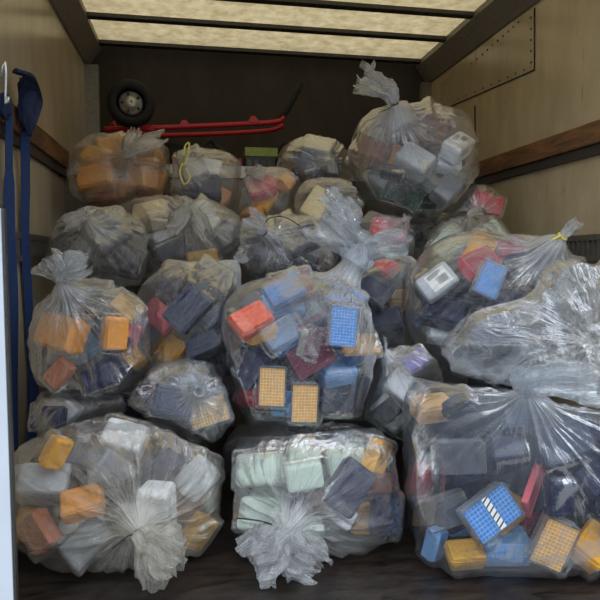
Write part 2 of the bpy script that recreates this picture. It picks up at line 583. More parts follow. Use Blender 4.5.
def band(name, pts, width, mat, parent=None, wdir=(.6, .8, 0), th=0.0025):
    """webbing: a flat strip of real thickness through pts"""
    wd = np.asarray(wdir, float)
    vs, fs = [], []
    m = len(pts)
    for i, p in enumerate(pts):
        p = np.asarray(p, float)
        t = np.asarray(pts[min(i + 1, m - 1)], float) - np.asarray(pts[max(i - 1, 0)], float)
        nn = np.cross(t, wd); nn /= np.linalg.norm(nn) + 1e-9
        wv = width[i] if isinstance(width, (list, tuple)) else width
        for a, b in ((-1, -1), (1, -1), (1, 1), (-1, 1)):
            vs.append(p + wd * wv / 2 * a + nn * th / 2 * b)
    for i in range(m - 1):
        for j in range(4):
            a, b = i * 4 + j, i * 4 + (j + 1) % 4
            fs.append((a, b, b + 4, a + 4))
    fs += [(0, 1, 2, 3), tuple((m - 1) * 4 + j for j in (3, 2, 1, 0))]
    return link(name, pymesh(name, vs, fs, smooth=False), mat, parent)


def LW(px, py, off=0.02):
    return on_wall(px, py, XL + off)


def smooth_path(keys, n=6):
    keys = [np.asarray(k, float) for k in keys]
    out = []
    for i in range(len(keys) - 1):
        a, b = keys[i], keys[i + 1]
        m0 = (keys[i + 1] - keys[max(i - 1, 0)]) / 2
        m1 = (keys[min(i + 2, len(keys) - 1)] - keys[i]) / 2
        for t in np.linspace(0, 1, n, endpoint=False):
            out.append((2 * t**3 - 3 * t**2 + 1) * a + (t**3 - 2 * t**2 + t) * m0 + (-2 * t**3 + 3 * t**2) * b + (t**3 - t**2) * m1)
    return out + [keys[-1]]


def cloth_lump(name, c, rad, mat, seed, parent=None, amp=0.25, zmin=None, n=40):
    vs, fs = [], []
    th = np.linspace(0, 2 * np.pi, n, endpoint=False); ph = np.linspace(0, np.pi, n // 2 + 1)
    T, Ph = np.meshgrid(th, ph)
    d = np.stack([np.sin(Ph) * np.cos(T), np.sin(Ph) * np.sin(T), np.cos(Ph)], -1)
    r = 1 - amp * (1 - ridged(d * 1.7 + seed * 3.1, 3))
    p = np.asarray(c) + d * r[..., None] * np.asarray(rad)
    if zmin is not None:
        p[..., 2] = np.maximum(p[..., 2], zmin)
    h = n // 2 + 1
    fs = [(i * n + j, i * n + (j + 1) % n, (i + 1) * n + (j + 1) % n, (i + 1) * n + j) for i in range(h - 1) for j in range(n)]
    return link(name, pymesh(name, p.reshape(-1, 3), fs), mat, parent)


# strap hanging nearest the opening
st = empty('ratchet_strap', LW(10, 108, 0.03))
inv = Matrix.Translation(-st.location)
def under(o, root):
    o.parent = root
    o.matrix_parent_inverse = Matrix.Translation(-root.location)
    return o
under(band('webbing', smooth_path([LW(9, 108, .04), LW(9, 160, .03), LW(10, 230, .022), LW(13, 300, .02), LW(12.5, 380, .02), LW(13, 470, .02)]), [0.026] * 8 + [0.038] * 23, M_STRAP), st)
under(cloth_lump('wrapped_end', LW(5, 106, .04), (.022, .03, .045), M_NAVYCLOTH, 2), st)
tag(st, 'blue webbing strap hanging on the wall next to the white door post', 'strap', 'webbing straps on the wall')
st = empty('ratchet_strap', LW(25, 125, 0.03))
under(band('webbing', smooth_path([LW(25, 130, .045), LW(25.5, 180, .03), LW(25, 240, .022), LW(29, 310, .02), LW(33, 370, .02), LW(33, 415, .02), LW(30, 450, .03), LW(24, 470, .05)]), [0.036] * 20 + [0.044] * 23, M_STRAP), st)
bl = cloth_lump('knotted_bundle', LW(27, 106, .06), (.036, .045, .12), M_NAVYCLOTH, 5, amp=0.45); under(bl, st)
under(band('looped_tail', smooth_path([LW(19, 74, .05), LW(24, 72, .09), LW(31, 80, .09), LW(36, 100, .08), LW(30, 122, .07)]), 0.05, M_NAVYCLOTH, th=0.008), st)
tag(st, 'blue webbing strap tied round the timber rail in a knotted navy bundle', 'strap', 'webbing straps on the wall')

# hand truck lying on the overcab shelf
M_RED = plastic('red_paint', (196, 26, 40), rough=0.35, var=0.06)
M_TYRE = plastic('tyre_rubber', (26, 26, 27), rough=0.75, var=0.1)
ht = empty('hand_truck', P(200, 165, 3.3))
DW = 3.2
c = P(131, 104, DW)
R = 0.118
sec = [(-.046, .60), (-.052, .72), (-.048, .86), (-.034, .97), (-.012, 1.0), (.012, 1.0), (.034, .97), (.048, .86), (.052, .72), (.046, .60)]
vs, fs, nn = [], [], 40
ax = np.array([0.10, -0.99, -0.06]); ax /= np.linalg.norm(ax)
u = np.cross(ax, ZZ); u /= np.linalg.norm(u); v_ = np.cross(ax, u)
def rev(sec, nn=40, closed=True):
    vs, fs = [], []
    m = len(sec)
    for i in range(nn):
        a = 2 * math.pi * i / nn
        for off, rr in sec:
            vs.append(c + ax * off + (u * math.cos(a) + v_ * math.sin(a)) * rr * R)
    for i in range(nn):
        for j in range(m if closed else m - 1):
            fs.append((i * m + j, i * m + (j + 1) % m, ((i + 1) % nn) * m + (j + 1) % m, ((i + 1) % nn) * m + j))
    return vs, fs
v, f = rev(sec); tyre = under(link('tyre', pymesh('tyre', v, f), M_TYRE), ht)
v, f = rev([(-.04, .6), (-.02, .55), (0, .5), (.02, .5), (.03, .42), (.032, .3), (.05, .24), (.055, .1), (.055, .02), (-.05, .02), (-.05, .4)])
hub = under(link('wheel_hub', pymesh('wheel_hub', v, f), plastic('hub_silver', (190, 188, 180), rough=0.35, metallic=0.6)), ht)
for i in range(5):
    a = 2 * math.pi * i / 5
    q = c + ax * 0.035 + (u * math.cos(a) + v_ * math.sin(a)) * R * 0.37
    bm = bmesh.new()
    bmesh.ops.create_icosphere(bm, subdivisions=1, radius=0.008, matrix=Matrix.Translation(q))
    under(link('hub_bolt', tomesh('hub_bolt', bm, True), M_STEEL), ht)
tube_a = [P(104, 129, 3.3), P(150, 128, 3.3), P(200, 126, 3.3), P(262, 123, 3.3), P(279, 121, 3.3), P(284, 117, 3.3)]
under(tube('frame_rail', smooth_path(tube_a), 0.0135, M_RED), ht)
under(tube('frame_rail', smooth_path([P(p, q + 5.5, 3.42) for p, q in ((108, 131), (160, 130), (220, 128), (268, 125), (283, 120))]), 0.013, M_RED), ht)
for p, q in ((148, 124), (184, 120), (253, 116)):
    a, b = P(p, q, 3.27), P(p + 3, q + 9, 3.45)
    m_ = [P(p - 5, q + 6, 3.285), P(p - 2, q, 3.285), P(p + 2, q, 3.285), P(p + 7, q + 6, 3.285)]
    vs = [x for x in m_] + [x + np.array([0, .02, 0]) for x in m_]
    under(link('bracket', pymesh('bracket', vs, [(0, 1, 2, 3), (7, 6, 5, 4), (0, 1, 5, 4), (1, 2, 6, 5), (2, 3, 7, 6), (3, 0, 4, 7)], smooth=False), M_RED), ht)
under(tube('axle_mount', [P(112, 122, 3.32), P(118, 134, 3.32), P(150, 134, 3.32), P(156, 126, 3.32)], 0.016, M_RED), ht)
under(tube('handle_grip', [P(279, 121, 3.31), P(287, 110, 3.31), P(297, 92, 3.31), P(301, 84, 3.31)], 0.017, M_TYRE), ht)
tag(ht, 'red hand truck with a black rubber wheel lying on the overcab shelf', 'hand truck')

M_BLANKET = plastic('black_cloth', (17, 17, 19), rough=0.9, var=0.2, noise=30, bump=0.3)
o = cloth_lump('moving_blanket', (P(306, 168, 3.35)[0], 3.36, ZS + 0.06), (.24, .2, .18), M_BLANKET, 3, amp=0.25, zmin=ZS + 0.002)
tag(o, 'rumpled black blanket heaped on the overcab shelf below the handle of the red hand truck', 'blanket')
o = cloth_lump('moving_blanket', (P(160, 168, 3.45)[0], 3.48, ZS + 0.05), (.36, .15, .17), M_BLANKET, 9, amp=0.25, zmin=ZS + 0.002)
tag(o, 'black blanket bundled under the wheel of the red hand truck', 'blanket')
# small boxes on the shelf
a, b = P(245, 148, 3.06), P(275, 168, 3.06)
gb = empty('tool_carton', ((a[0] + b[0]) / 2, 3.12, ZS))
w_ = b[0] - a[0]
zt = P(245, 147, 3.04)[2]
under(bx('carton_body', (a[0], 3.04, ZS + .001), (b[0], 3.13, ZS + (zt - ZS) * .62), plastic('carton_black', (26, 28, 27), rough=0.5), bevel=.002), gb)
under(bx('carton_top', (a[0] - .002, 3.038, ZS + (zt - ZS) * .62 + .0005), (b[0] + .012, 3.132, zt), plastic('carton_lime', (126, 138, 42), rough=0.5), bevel=.002), gb)
for i in range(4):
    under(bx('printed_panel', (a[0] + w_ * (.06 + .23 * i), 3.0375, ZS + .012), (a[0] + w_ * (.2 + .23 * i), 3.0395, ZS + .055), plastic('carton_print_%d' % i, (74, 76, 72) if i < 2 else (48, 50, 48), rough=0.5)), gb)
tag(gb, 'black carton with a lime green top band on the overcab shelf', 'carton')
a, b = P(224, 157, 3.05), P(243, 168, 3.05)
o = bx('tool_case', (a[0]+.012, 3.06, ZS + .001), (b[0], 3.12, P(224, 157, 3.04)[2]), plastic('case_red', (140, 26, 38), rough=0.4), bevel=.006)
rc = empty('tool_case', (a[0], 3.08, ZS)); o.name = 'case_body'; rc.name = 'tool_case'; under(o, rc)
under(bx('case_handle', (a[0] + .02, 3.06, P(224, 157, 3.04)[2] - .002), (b[0] - .02, 3.075, P(224, 157, 3.04)[2] + .012), M_TYRE, bevel=.004), rc)
tag(rc, 'small red case beside the lime-topped black carton', 'case')
v, f = tube_pts(smooth_path([P(203, 146, 3.06), P(210, 140, 3.06), P(216, 146, 3.08), P(224, 152, 3.06), P(229, 155, 3.01), P(235, 166, 2.99)]), 0.012, 8)
o = link('rubber_hose', pymesh('rubber_hose', v, f), M_TYRE)
tag(o, 'thick black hose curling on the shelf below the red frame rail', 'hose')

# ------------------------------------------------------------------ tip boxes, racks, cartons
DIM = {'tip_box': (.123, .086, .062), 'tip_rack': (.123, .086, .05), 'carton': (.122, .086, .075), 'clear_cover': (.123, .086, .04), 'mesh_tray': (.17, .12, .05), 'board': (.15, .1, .014)}
PROTO = {}


def proto(kind, col):
    """list of (part name, mesh) for one kind in one colour; built once, shared by the copies"""
    key = (kind, col)
    if key in PROTO:
        return PROTO[key]
    L, W, H = DIM[kind]
    h = H / 2
    m = cmat(col)
    out = []

    def add(name, me, *mats):
        for q in (mats or (m,)):
            me.materials.append(q)
        out.append((name, me))
    if kind == 'tip_box':
        s = h * .3
        add('base', loft('base', [(-h, L - .014, W - .014, .006), (-h + .003, L - .01, W - .01, .008), (s - .012, L - .006, W - .006, .008), (s - .011, L, W, .008), (s, L, W, .008), (s, L - .008, W - .008, .007)]))
        add('lid', loft('lid', [(s + .001, L - .002, W - .002, .008), (s + .008, L - .002, W - .002, .008), (s + .009, L - .006, W - .006, .008), (h - .003, L - .01, W - .01, .008), (h, L - .016, W - .016, .007), (h, L - .034, W - .034, .006), (h - .002, L - .038, W - .038, .005)]))
        add('latch', tomesh('latch', box_bm((-.012, -W / 2 - .0015, s - .014), (.012, -W / 2 + .003, s + .012), bevel=.0012)))
    elif kind == 'tip_rack':
        fm = cmat('clear') if col in ('beige', 'tan', 'bright blue') else m
        add('frame', loft('frame', [(-h, L - .008, W - .008, .006), (-h + .003, L - .004, W - .004, .007), (h - .016, L - .003, W - .003, .007), (h - .015, L, W, .007), (h, L, W, .007), (h, L - .008, W - .008, .005), (h - .006, L - .009, W - .009, .005)], cap1=False), fm)
        # plate of 12 x 8 wells
        nx, ny, l, w = 12, 8, L - .010, W - .010
        vs, fs, mi = [], [], []
        idx = {}
        for i in range(nx + 1):
            for j in range(ny + 1):
                idx[i, j] = len(vs)
                vs.append((-l / 2 + l * i / nx, -w / 2 + w * j / ny, h - .004))
        for i in range(nx):
            for j in range(ny):
                cx, cy = -l / 2 + l * (i + .5) / nx, -w / 2 + w * (j + .5) / ny
                a, b = l / nx * .4, w / ny * .4
                o = [idx[i, j], idx[i + 1, j], idx[i + 1, j + 1], idx[i, j + 1]]
                k0 = len(vs)
                for z, q in ((h - .004, 1.0), (h - .0062, .9)):
                    for sx, sy in ((-1, -1), (1, -1), (1, 1), (-1, 1)):
                        vs.append((cx + sx * a * q, cy + sy * b * q, z))
                for t in range(4):
                    u = (t + 1) % 4
                    fs.append((o[t], o[u], k0 + u, k0 + t)); mi.append(0)
                    fs.append((k0 + t, k0 + u, k0 + 4 + u, k0 + 4 + t)); mi.append(1)
                fs.append((k0 + 4, k0 + 5, k0 + 6, k0 + 7)); mi.append(1)
        me = pymesh('well_grid', vs, fs, smooth=False)
        me.polygons.foreach_set('material_index', mi)
        pale = {'beige': ('cream', 'beige'), 'tan': ('cream', 'ochre'), 'bright blue': ('bright blue', 'steel blue'), 'red': ('red', 'burgundy'), 'burgundy': ('burgundy', 'burgundy'), 'orange red': ('orange red', 'red')}.get(col, (col, col))
        add('well_grid', me, cmat(pale[0]), cmat(pale[1]))
        if col in ('beige', 'tan', 'bright blue'):
            add('tip_block', loft('tip_block', [(-h + .006, L - .02, W - .02, .004), (h - .012, L - .02, W - .02, .004)]), cmat(col))
    elif kind == 'carton':
        add('base', loft('base', [(-h, L - .02, W - .02, .008), (-h + .006, L - .006, W - .006, .012), (h * .35, L - .001, W - .001, .013), (h * .35, L - .004, W - .004, .012)]))
        add('lid', loft('lid', [(h * .35 + .0015, L, W, .013), (h * .45, L, W, .013), (h - .008, L - .004, W - .004, .013), (h - .002, L - .012, W - .012, .011), (h, L - .024, W - .024, .008)]))
    elif kind == 'clear_cover':
        add('shell', loft('shell', [(-h, L, W, .006), (-h + .006, L, W, .006), (-h + .006, L - .004, W - .004, .006), (h - .004, L - .008, W - .008, .007), (h, L - .014, W - .014, .006)], cap0=False))
    elif kind == 'board':
        add('panel', loft('panel', [(-h, L - .004, W - .004, .004), (-h + .002, L, W, .005), (h - .002, L, W, .005), (h, L - .004, W - .004, .004)]))
        add('edge_lip', loft('edge_lip', [(h, L - .002, W - .002, .004), (h + .004, L - .002, W - .002, .004), (h + .004, L - .012, W - .012, .004), (h + .0005, L - .013, W - .013, .004)], cap0=False))
    elif kind == 'mesh_tray':
        add('rim', loft('rim', [(h - .008, L, W, .012), (h, L, W, .012), (h, L - .01, W - .01, .01), (h - .008, L - .01, W - .01, .01)]  + [(h - .008, L, W, .012)], False, False))
        bm = bmesh.new()
        for i in range(12):
            x = -L / 2 + .008 + (L - .016) * i / 11
            box_bm((x - .0022, -W / 2 + .004, -h), (x + .0022, W / 2 - .004, -h + .004), bm)
            for sy in (-1, 1):
                y = sy * (W / 2 - .006)
                box_bm((x - .0022, y - .002, -h), (x + .0022, y + .002, h - .006), bm)
        for j in range(9):
            y = -W / 2 + .008 + (W - .016) * j / 8
            box_bm((-L / 2 + .004, y - .0022, -h), (L / 2 - .004, y + .0022, -h + .004), bm)
            for sx in (-1, 1):
                x = sx * (L / 2 - .006)
                box_bm((x - .002, y - .0022, -h), (x + .002, y + .0022, h - .006), bm)
        for z in (-h * .45, h * .1):
            for sy in (-1, 1):
                y = sy * (W / 2 - .006); box_bm((-L / 2 + .006, y - .002, z), (L / 2 - .006, y + .002, z + .004), bm)
            for sx in (-1, 1):
                x = sx * (L / 2 - .006); box_bm((x - .002, -W / 2 + .006, z), (x + .002, W / 2 - .006, z + .004), bm)
        add('lattice', tomesh('lattice', bm))
    PROTO[key] = out
    return out


M_LABEL = plastic('label_paper', (232, 230, 224), rough=0.7, var=0.01)
M_INK = plastic('label_ink', (30, 30, 32), rough=0.7, var=0.02)


def add_label(root, kind, lx=.072, ly=.058, ox=.008, oy=0.0):
    """paper label with a printed barcode and text lines on the top face"""
    z = DIM[kind][2] / 2 - (.002 if kind == 'tip_box' else 0)
    lb = link('label', tomesh('label', box_bm((ox - lx / 2, oy - ly / 2, z + .0002), (ox + lx / 2, oy + ly / 2, z + .0009))), M_LABEL, root)
    bm = bmesh.new()
    x = ox - lx * .1
    rr = random.Random(4)
    while x < ox + lx * .4:
        wd = rr.choice((.0012, .002, .0028))
        box_bm((x, oy - ly * .32, z + .001), (x + wd, oy + ly * .1, z + .0013), bm)
        x += wd + rr.choice((.0012, .002))
    for i in range(3):
        y = oy + ly * (.2 + .09 * i)
        box_bm((ox - lx * .42, y, z + .001), (ox + lx * (.1 + .1 * i), y + .0022, z + .0013), bm)
    link('printed_marking', tomesh('printed_marking', bm), M_INK, lb)


def add_stripe(root):
    z = DIM['tip_rack'][2] / 2 - .003
    s = link('striped_tape', tomesh('striped_tape', box_bm((-.006, -.038, z), (.010, .038, z + .001))), M_LABEL, root)
    vs, fs = [], []
    for i in range(6):
        y = -.034 + .0125 * i
        b = len(vs)
        vs += [(-.006, y, z + .0014), (.010, y + .006, z + .0014), (.010, y + .0095, z + .0014), (-.006, y + .0035, z + .0014)]
        vs += [(-.006, y, z + .0008), (.010, y + .006, z + .0008), (.010, y + .0095, z + .0008), (-.006, y + .0035, z + .0008)]
        fs += [(b, b + 1, b + 2, b + 3), (b + 7, b + 6, b + 5, b + 4)] + [(b + t, b + (t + 1) % 4, b + 4 + (t + 1) % 4, b + 4 + t) for t in range(4)]
    link('dark_stripe', pymesh('dark_stripe', vs, fs, False), M_INK, s)


# ------------------------------------------------------------------ the sacks: where they stand and what is in them
FILM = {
    'clear': film_mat('film_clear', (210, 217, 226), .002, .50, .24, .24, .07, .8, .36),
    'plain': film_mat('film_plain', (206, 214, 224), .002, .40, .09, .22, .06, .55, .22),
    'soft': film_mat('film_soft', (210, 211, 212), .014, .58, .36, .30, .11, .6, .35),
    'hazy': film_mat('film_hazy', (212, 206, 192), .045, .55, .36, .36, .18, .45, .35),  # warm tint puts some yellow roof light into the white film
    'crisp': film_mat('film_crisp', (220, 230, 242), .008, .35, .26, .26, .06, 1.2, .5),
}
#       name: outline in the photo (x0, y0, x1, y1), distance, half depth, film, roundness, roll, knot, label words
SACKS = {}


def sack(key, box, D, dy, film, knot, words, label, fill=(), keys=(), p=2.5, roll=0, tufts=(), tie=None, cat='sack', n_fill=8, lobes=(), pleat=.03, crumple=.006, floor=False, sub_of=None, lump=.09, nr=.012):
    SACKS[key] = dict(box=box, D=D, dy=dy, film=film, knot=knot, words=words, label=label, fill=fill, keys=keys, p=p, roll=roll, tufts=tufts, tie=tie, n_fill=n_fill, lobes=lobes, pleat=pleat, crumple=crumple, floor=floor, sub_of=sub_of, lump=lump, nr=nr)


T, K, C, V, B_, G = 'tip_box', 'tip_rack', 'carton', 'clear_cover', 'board', 'mesh_tray'
navyfill = ((T, 'navy'), (T, 'navy'), (T, 'dark navy'), (T, 'navy'), (V, 'clear'))
sack('B1', (12, 408, 234, 588), 1.77, .25, 'hazy', (139, 530, .015), 'front white-box sack',
     'hazy clear sack of mostly white boxes on the floor beside the white post',
     fill=((C, 'grey'), (C, 'light grey'), (C, 'light grey'), (T, 'navy'), (T, 'terracotta')), n_fill=16, pleat=.04, floor=True, p=3.3, lump=.05,
     tufts=((178, 566, -.05, .105), (150, 585, -.04, .07)), tie=('black', [((128, 536, -.02), (113, 548, -.03))]),
     keys=((157, 508, C, 'white', 88, 12, -8, 1.05), (213, 486, C, 'white', 50, 25, 40, .95), (85, 558, C, 'grey', 38, -20, 25, 1.0),
           (82, 522, C, 'white', 3, -50, 0, 1.0, 'with a paper label'), (83, 503, T, 'orange', 20, -55, 0, .9), (44, 484, C, 'light grey', -8, -45, 20, 1.1), (42, 518, B_, 'light grey', -4, -10, 20, 1.0),
           (125, 433, C, 'white', -18, -40, 10, 1.0), (165, 462, T, 'navy', 48, 10, 10, 1.0), (190, 500, T, 'terracotta', 62, 15, 20, 1.0),
           (198, 533, T, 'ochre', 60, 20, 35, .8), (44, 452, T, 'yellow', 70, 20, 50, .7), (65, 458, T, 'lavender grey', -30, -30, 30, 1.0), (140, 560, C, 'light grey', -50, -20, 0, .9), (110, 470, C, 'light grey', 10, -30, 10, 1.0), (205, 440, T, 'terracotta', 20, -20, 30, .9),
           (122, 572, T, 'navy', 0, 30, 0, 1.0), (28, 530, T, 'orange', 80, 10, 65, .7)))
sack('B2', (222, 420, 412, 580), 1.75, .24, 'soft', (288, 530, .015), 'front green-box sack',
     'hazy clear sack of pale green and navy boxes, middle of the front row',
     fill=((C, 'pale green'), (T, 'navy'), (C, 'light grey'), (C, 'pale green')), n_fill=16, pleat=.04, floor=True, p=3.3, lump=.05,
     tufts=((254, 560, -.05, .12), (316, 568, -.05, .11)), tie=('black', [((265, 522, -.02), (237, 518, -.03))]),
     keys=((245, 478, C, 'pale green', 10, -20, -25, 1.1), (303, 468, C, 'pale green', 80, -15, 0, 1.1), (345, 460, C, 'pale green', 10, -20, 5, 1.05), (377, 456, T, 'yellow', 70, 10, 45, .8),
           (372, 487, T, 'navy', 50, -10, 20, 1.15), (392, 488, T, 'terracotta', 80, 10, 40, .9), (325, 503, T, 'terracotta', 10, -30, 0, .9), (340, 514, C, 'white', -35, -15, 10, .7), (340, 540, C, 'white', 10, -45, 10, .95),
           (361, 548, T, 'ochre', 88, 10, 10, .8), (384, 540, T, 'navy', 85, 10, 30, 1.0), (240, 516, C, 'pale green', 5, -30, -25, 1.1), (270, 500, C, 'pale green', -20, -10, 0, 1.0), (305, 495, T, 'navy', 60, 10, 10, .9)))
sack('B3', (388, 350, 668, 600), 1.58, .28, 'plain', (526, 384, .012), 'big front navy sack',
     'big clear sack of navy boxes with a striped blue rack, beside the riveted wall',
     fill=((T, 'navy'), (T, 'navy'), (T, 'dark navy')), n_fill=64, pleat=.016, crumple=.006, p=4.0, floor=True, lump=.03, tufts=((532, 371, -.02, .06, .8, .5), (604, 388, .04, .075, .9, .5)),
     
     keys=((489, 512, K, 'bright blue', 32, -12, 6, 1.15, 'with striped tape'), (552, 541, K, 'beige', 68, 4, -8, 1.06, 'lying face out'), (503, 577, T, 'bright blue', -2, -75, 4, 1.15), (548, 573, T, 'mid blue', -14, -55, 10, 1.15), (592, 572, T, 'yellow', 35, -50, 10, 1.0), (404, 537, T, 'yellow', 76, 10, 45, .8), (432, 568, T, 'navy', 5, -20, -10, 1.2), (533, 561, K, 'red', 5, -35, 5, .9), (465, 578, T, 'ochre', 5, -60, 0, .8), (504, 537, T, 'yellow', 33, -68, 8, 1.0), (414, 533, T, 'bright blue', 80, 10, 50, .7),
           (411, 478, T, 'red', 82, 10, 55, .8), (429, 478, V, 'clear', 88, 5, 12, 1.1), (461, 457, V, 'clear', 2, -5, 0, 1.05), (458, 485, T, 'navy', -4, -10, 0, 1.15), (446, 511, V, 'clear', 15, -15, 5, 1.05), (460, 538, T, 'navy', 28, -30, -5, 1.25),
           (425, 520, B_, 'tan', 84, 5, 30, .8), (463, 560, T, 'bright blue', 5, -20, 0, .8), (465, 578, T, 'ochre', 5, -60, 0, .8),
           (533, 492, B_, 'pink', 48, 10, 55, .95), (515, 478, T, 'slate', -30, -10, -10, 1.15), (560, 440, T, 'slate', 14, -20, 5, 1.2), (555, 487, T, 'navy', 84, 5, 10, 1.2), (574, 492, V, 'clear', 78, 5, 60, 1.1), (592, 472, T, 'navy', 35, -20, 10, 1.05), (588, 500, T, 'navy', -20, 0, 0, 1.1), (586, 462, T, 'bright blue', 50, -30, 60, .6),
           (580, 517, V, 'clear', -18, -60, 0, 1.1), (487, 415, T, 'navy', 88, -5, 0, 1.25), (432, 408, T, 'tan', 8, -70, 10, .9), (520, 520, T, 'dark navy', 30, -10, 10, 1.2), (596, 415, T, 'peach', -35, -20, 20, .9), (590, 540, T, 'navy', 20, -20, 20, 1.1), (440, 440, T, 'navy', 70, -10, -10, 1.1), (500, 455, T, 'navy', 15, -10, 5, 1.1), (420, 450, T, 'navy', 80, 0, -20, 1.0), (548, 400, T, 'navy', 10, -30, 10, 1.1), (575, 440, T, 'navy', -30, -20, 10, 1.0), (530, 440, T, 'navy', 40, -20, 0, 1.1)))
sack('B3top', (424, 244, 736, 432), 1.60, .18, 'crisp', (526, 382), '', '', n_fill=0, roll=24, p=2.3, sub_of='B3')
sack('B4', (392, 220, 596, 390), 1.96, .24, 'soft', (556, 243, .03), 'yellow-taped sack',
     'clear sack with yellow tape round its neck, holding a barcode-labelled box',
     fill=navyfill, n_fill=14, p=2.8, roll=-4,
     tufts=((577, 221, .02, .035),), tie=('yellow', [((560, 236, -.01), (552, 240, -.012))]),
     keys=((437, 283, C, 'light grey', 38, -12, -15, 1.05, 'with a barcode label'), (488, 280, K, 'bright blue', 65, -6, 8, .95), (478, 264, K, 'red', 25, -35, 10, 1.0), (480, 243, T, 'yellow', 60, 10, 20, 1.0), (510, 252, T, 'magenta', 10, -20, 10, 1.0), (527, 268, T, 'navy', 14, -35, 10, 1.25),
           (420, 313, T, 'navy', -16, -35, -10, 1.25), (463, 293, T, 'navy', -5, -30, 0, 1.1), (452, 314, T, 'tan', -5, -55, 5, 1.0), (441, 334, C, 'white', -10, -40, 10, .8, 'with green edges'), (470, 330, T, 'navy', 20, -20, 0, 1.1), (505, 300, T, 'navy', -20, -20, 0, 1.1), (405, 320, T, 'navy', 60, 10, 40, .9)))
sack('B6', (213, 262, 384, 440), 1.94, .25, 'clear', (352, 268, .03), 'blue-rack sack',
     'big clear sack of blue racks and beige racks on top of the middle front sack',
     fill=((T, 'navy'), (T, 'bright blue'), (T, 'navy'), (V, 'clear'), (T, 'mid blue')), n_fill=22, p=3.2, lump=.05, nr=.05, roll=4, pleat=.03,
     tufts=((324, 212, .03, .13, 1.0, .3), (404, 240, -.05, .09, 1.0, .35)),
     keys=((273, 386, K, 'beige', 88, 0, -4, .98, 'standing upright'), (304, 408, K, 'beige', 88, 4, 6, .98, 'lowest against the film'), (251, 321, T, 'orange red', 32, -35, 10, 1.0), (258, 331, T, 'yellow', 32, -70, 10, .9), (242, 404, T, 'red', -8, -35, -15, 1.0), (340, 393, V, 'clear', 86, 8, 20, 1.05),
           (342, 327, K, 'bright blue', 84, -6, 10, 1.0), (311, 358, K, 'burgundy', 28, -14, 6, 1.1), (318, 330, K, 'burgundy', 35, -25, 0, 1.0), (292, 288, T, 'burgundy', 15, -30, 0, 1.1), (283, 308, T, 'bright blue', 12, -40, -5, 1.2), (285, 340, T, 'bright blue', 40, -30, 0, 1.1), (336, 372, T, 'bright blue', 15, -60, 10, 1.0), (360, 345, B_, 'tan', 2, -45, 10, .8),
           (255, 362, T, 'navy', -25, -20, -10, 1.1), (238, 382, T, 'navy', 35, -30, -20, 1.0), (302, 384, T, 'navy', -10, -20, 0, 1.0), (361, 388, T, 'navy', 60, -10, 30, 1.0), (357, 362, T, 'bright blue', -10, -50, 20, .9), (268, 300, T, 'mid blue', 30, -20, 0, 1.0), (345, 300, T, 'mid blue', -30, -20, 0, .9)))
sack('B7', (30, 272, 158, 410), 1.95, .21, 'soft', (64, 286, .02), 'rabbit-eared sack',
     'clear sack of orange and navy boxes with a rabbit-ear knot beside the hanging blue straps',
     fill=navyfill + ((T, 'orange'), (T, 'orange'), (T, 'yellow')), n_fill=13, p=2.8,
     tufts=((44, 260, .0, .065, .8, .35), (86, 264, .0, .065, .8, .35)),
     keys=((62, 333, T, 'orange', -10, -15, -25, 1.2), (68, 352, C, 'light grey', 12, -25, -15, .9), (88, 298, T, 'yellow', 40, -30, 0, 1.0), (112, 298, T, 'dark navy', -6, -50, 0, 1.0), (127, 302, T, 'ochre', -40, -30, 20, .9), (123, 324, T, 'pink', -30, -15, 25, .95), (98, 340, T, 'bright blue', -52, -25, 0, 1.05), (112, 330, T, 'navy', -52, -20, 10, 1.1),
           (138, 357, T, 'yellow', -58, -55, 20, .9), (82, 366, T, 'navy', 14, -30, -5, 1.2), (125, 378, T, 'navy', -45, -10, 15, 1.15), (60, 385, T, 'terracotta', 50, -20, -30, .9), (100, 395, T, 'navy', 20, -20, 0, 1.0), (60, 308, T, 'yellow', 60, -10, -30, .9)))
sack('B8', (132, 250, 262, 410), 2.16, .22, 'soft', (236, 262, .01), 'sack behind the rabbit-eared one',
     'slack clear sack of navy boxes between the rabbit-ear sack and the big middle sack',
     fill=navyfill + ((T, 'slate'),), n_fill=12, p=2.7, tufts=((246, 254, .0, .05),), lobes=(), roll=8,
     keys=((188, 310, T, 'navy', 50, -15, -5, 1.2), (160, 317, T, 'pink', -40, -10, 0, 1.0), (170, 352, T, 'yellow', 55, -10, 15, 1.0), (152, 333, T, 'bright blue', -60, -30, -10, .9), (207, 315, T, 'slate', -50, -30, 10, 1.0), (217, 338, T, 'navy', -20, -20, 10, 1.1), (230, 365, T, 'navy', 30, -20, 10, 1.1), (190, 375, T, 'navy', 10, -30, 0, 1.1)))
sack('B9', (122, 352, 246, 454), 1.87, .17, 'clear', (198, 392, .015), 'small tan-rack sack',
     'small clear sack with a tan rack just below its white knot',
     fill=navyfill, n_fill=6, p=2.4,  tufts=((187, 376, -.02, .05),), pleat=.03, tie=('white', []),
     keys=((208, 418, K, 'tan', 16, -12, 10, 1.0), (150, 402, T, 'navy', 20, -20, 0, 1.1), (222, 388, T, 'navy', 30, -20, 20, 1.0), (175, 420, T, 'navy', -10, -10, 0, 1.0)))
sack('B10', (30, 372, 130, 446), 1.92, .17, 'soft', (112, 382, .01), 'sack by the strap end',
     'low clear sack with one white box tucked below the rabbit-ear sack beside the strap end',
     fill=navyfill, n_fill=5, p=2.4, tufts=((124, 376, -.01, .035),),
     keys=((64, 408, C, 'white', -36, -18, -10, 1.1), (100, 405, T, 'navy', 10, -20, 0, 1.0), (50, 435, T, 'slate', 0, -20, -10, .9)))
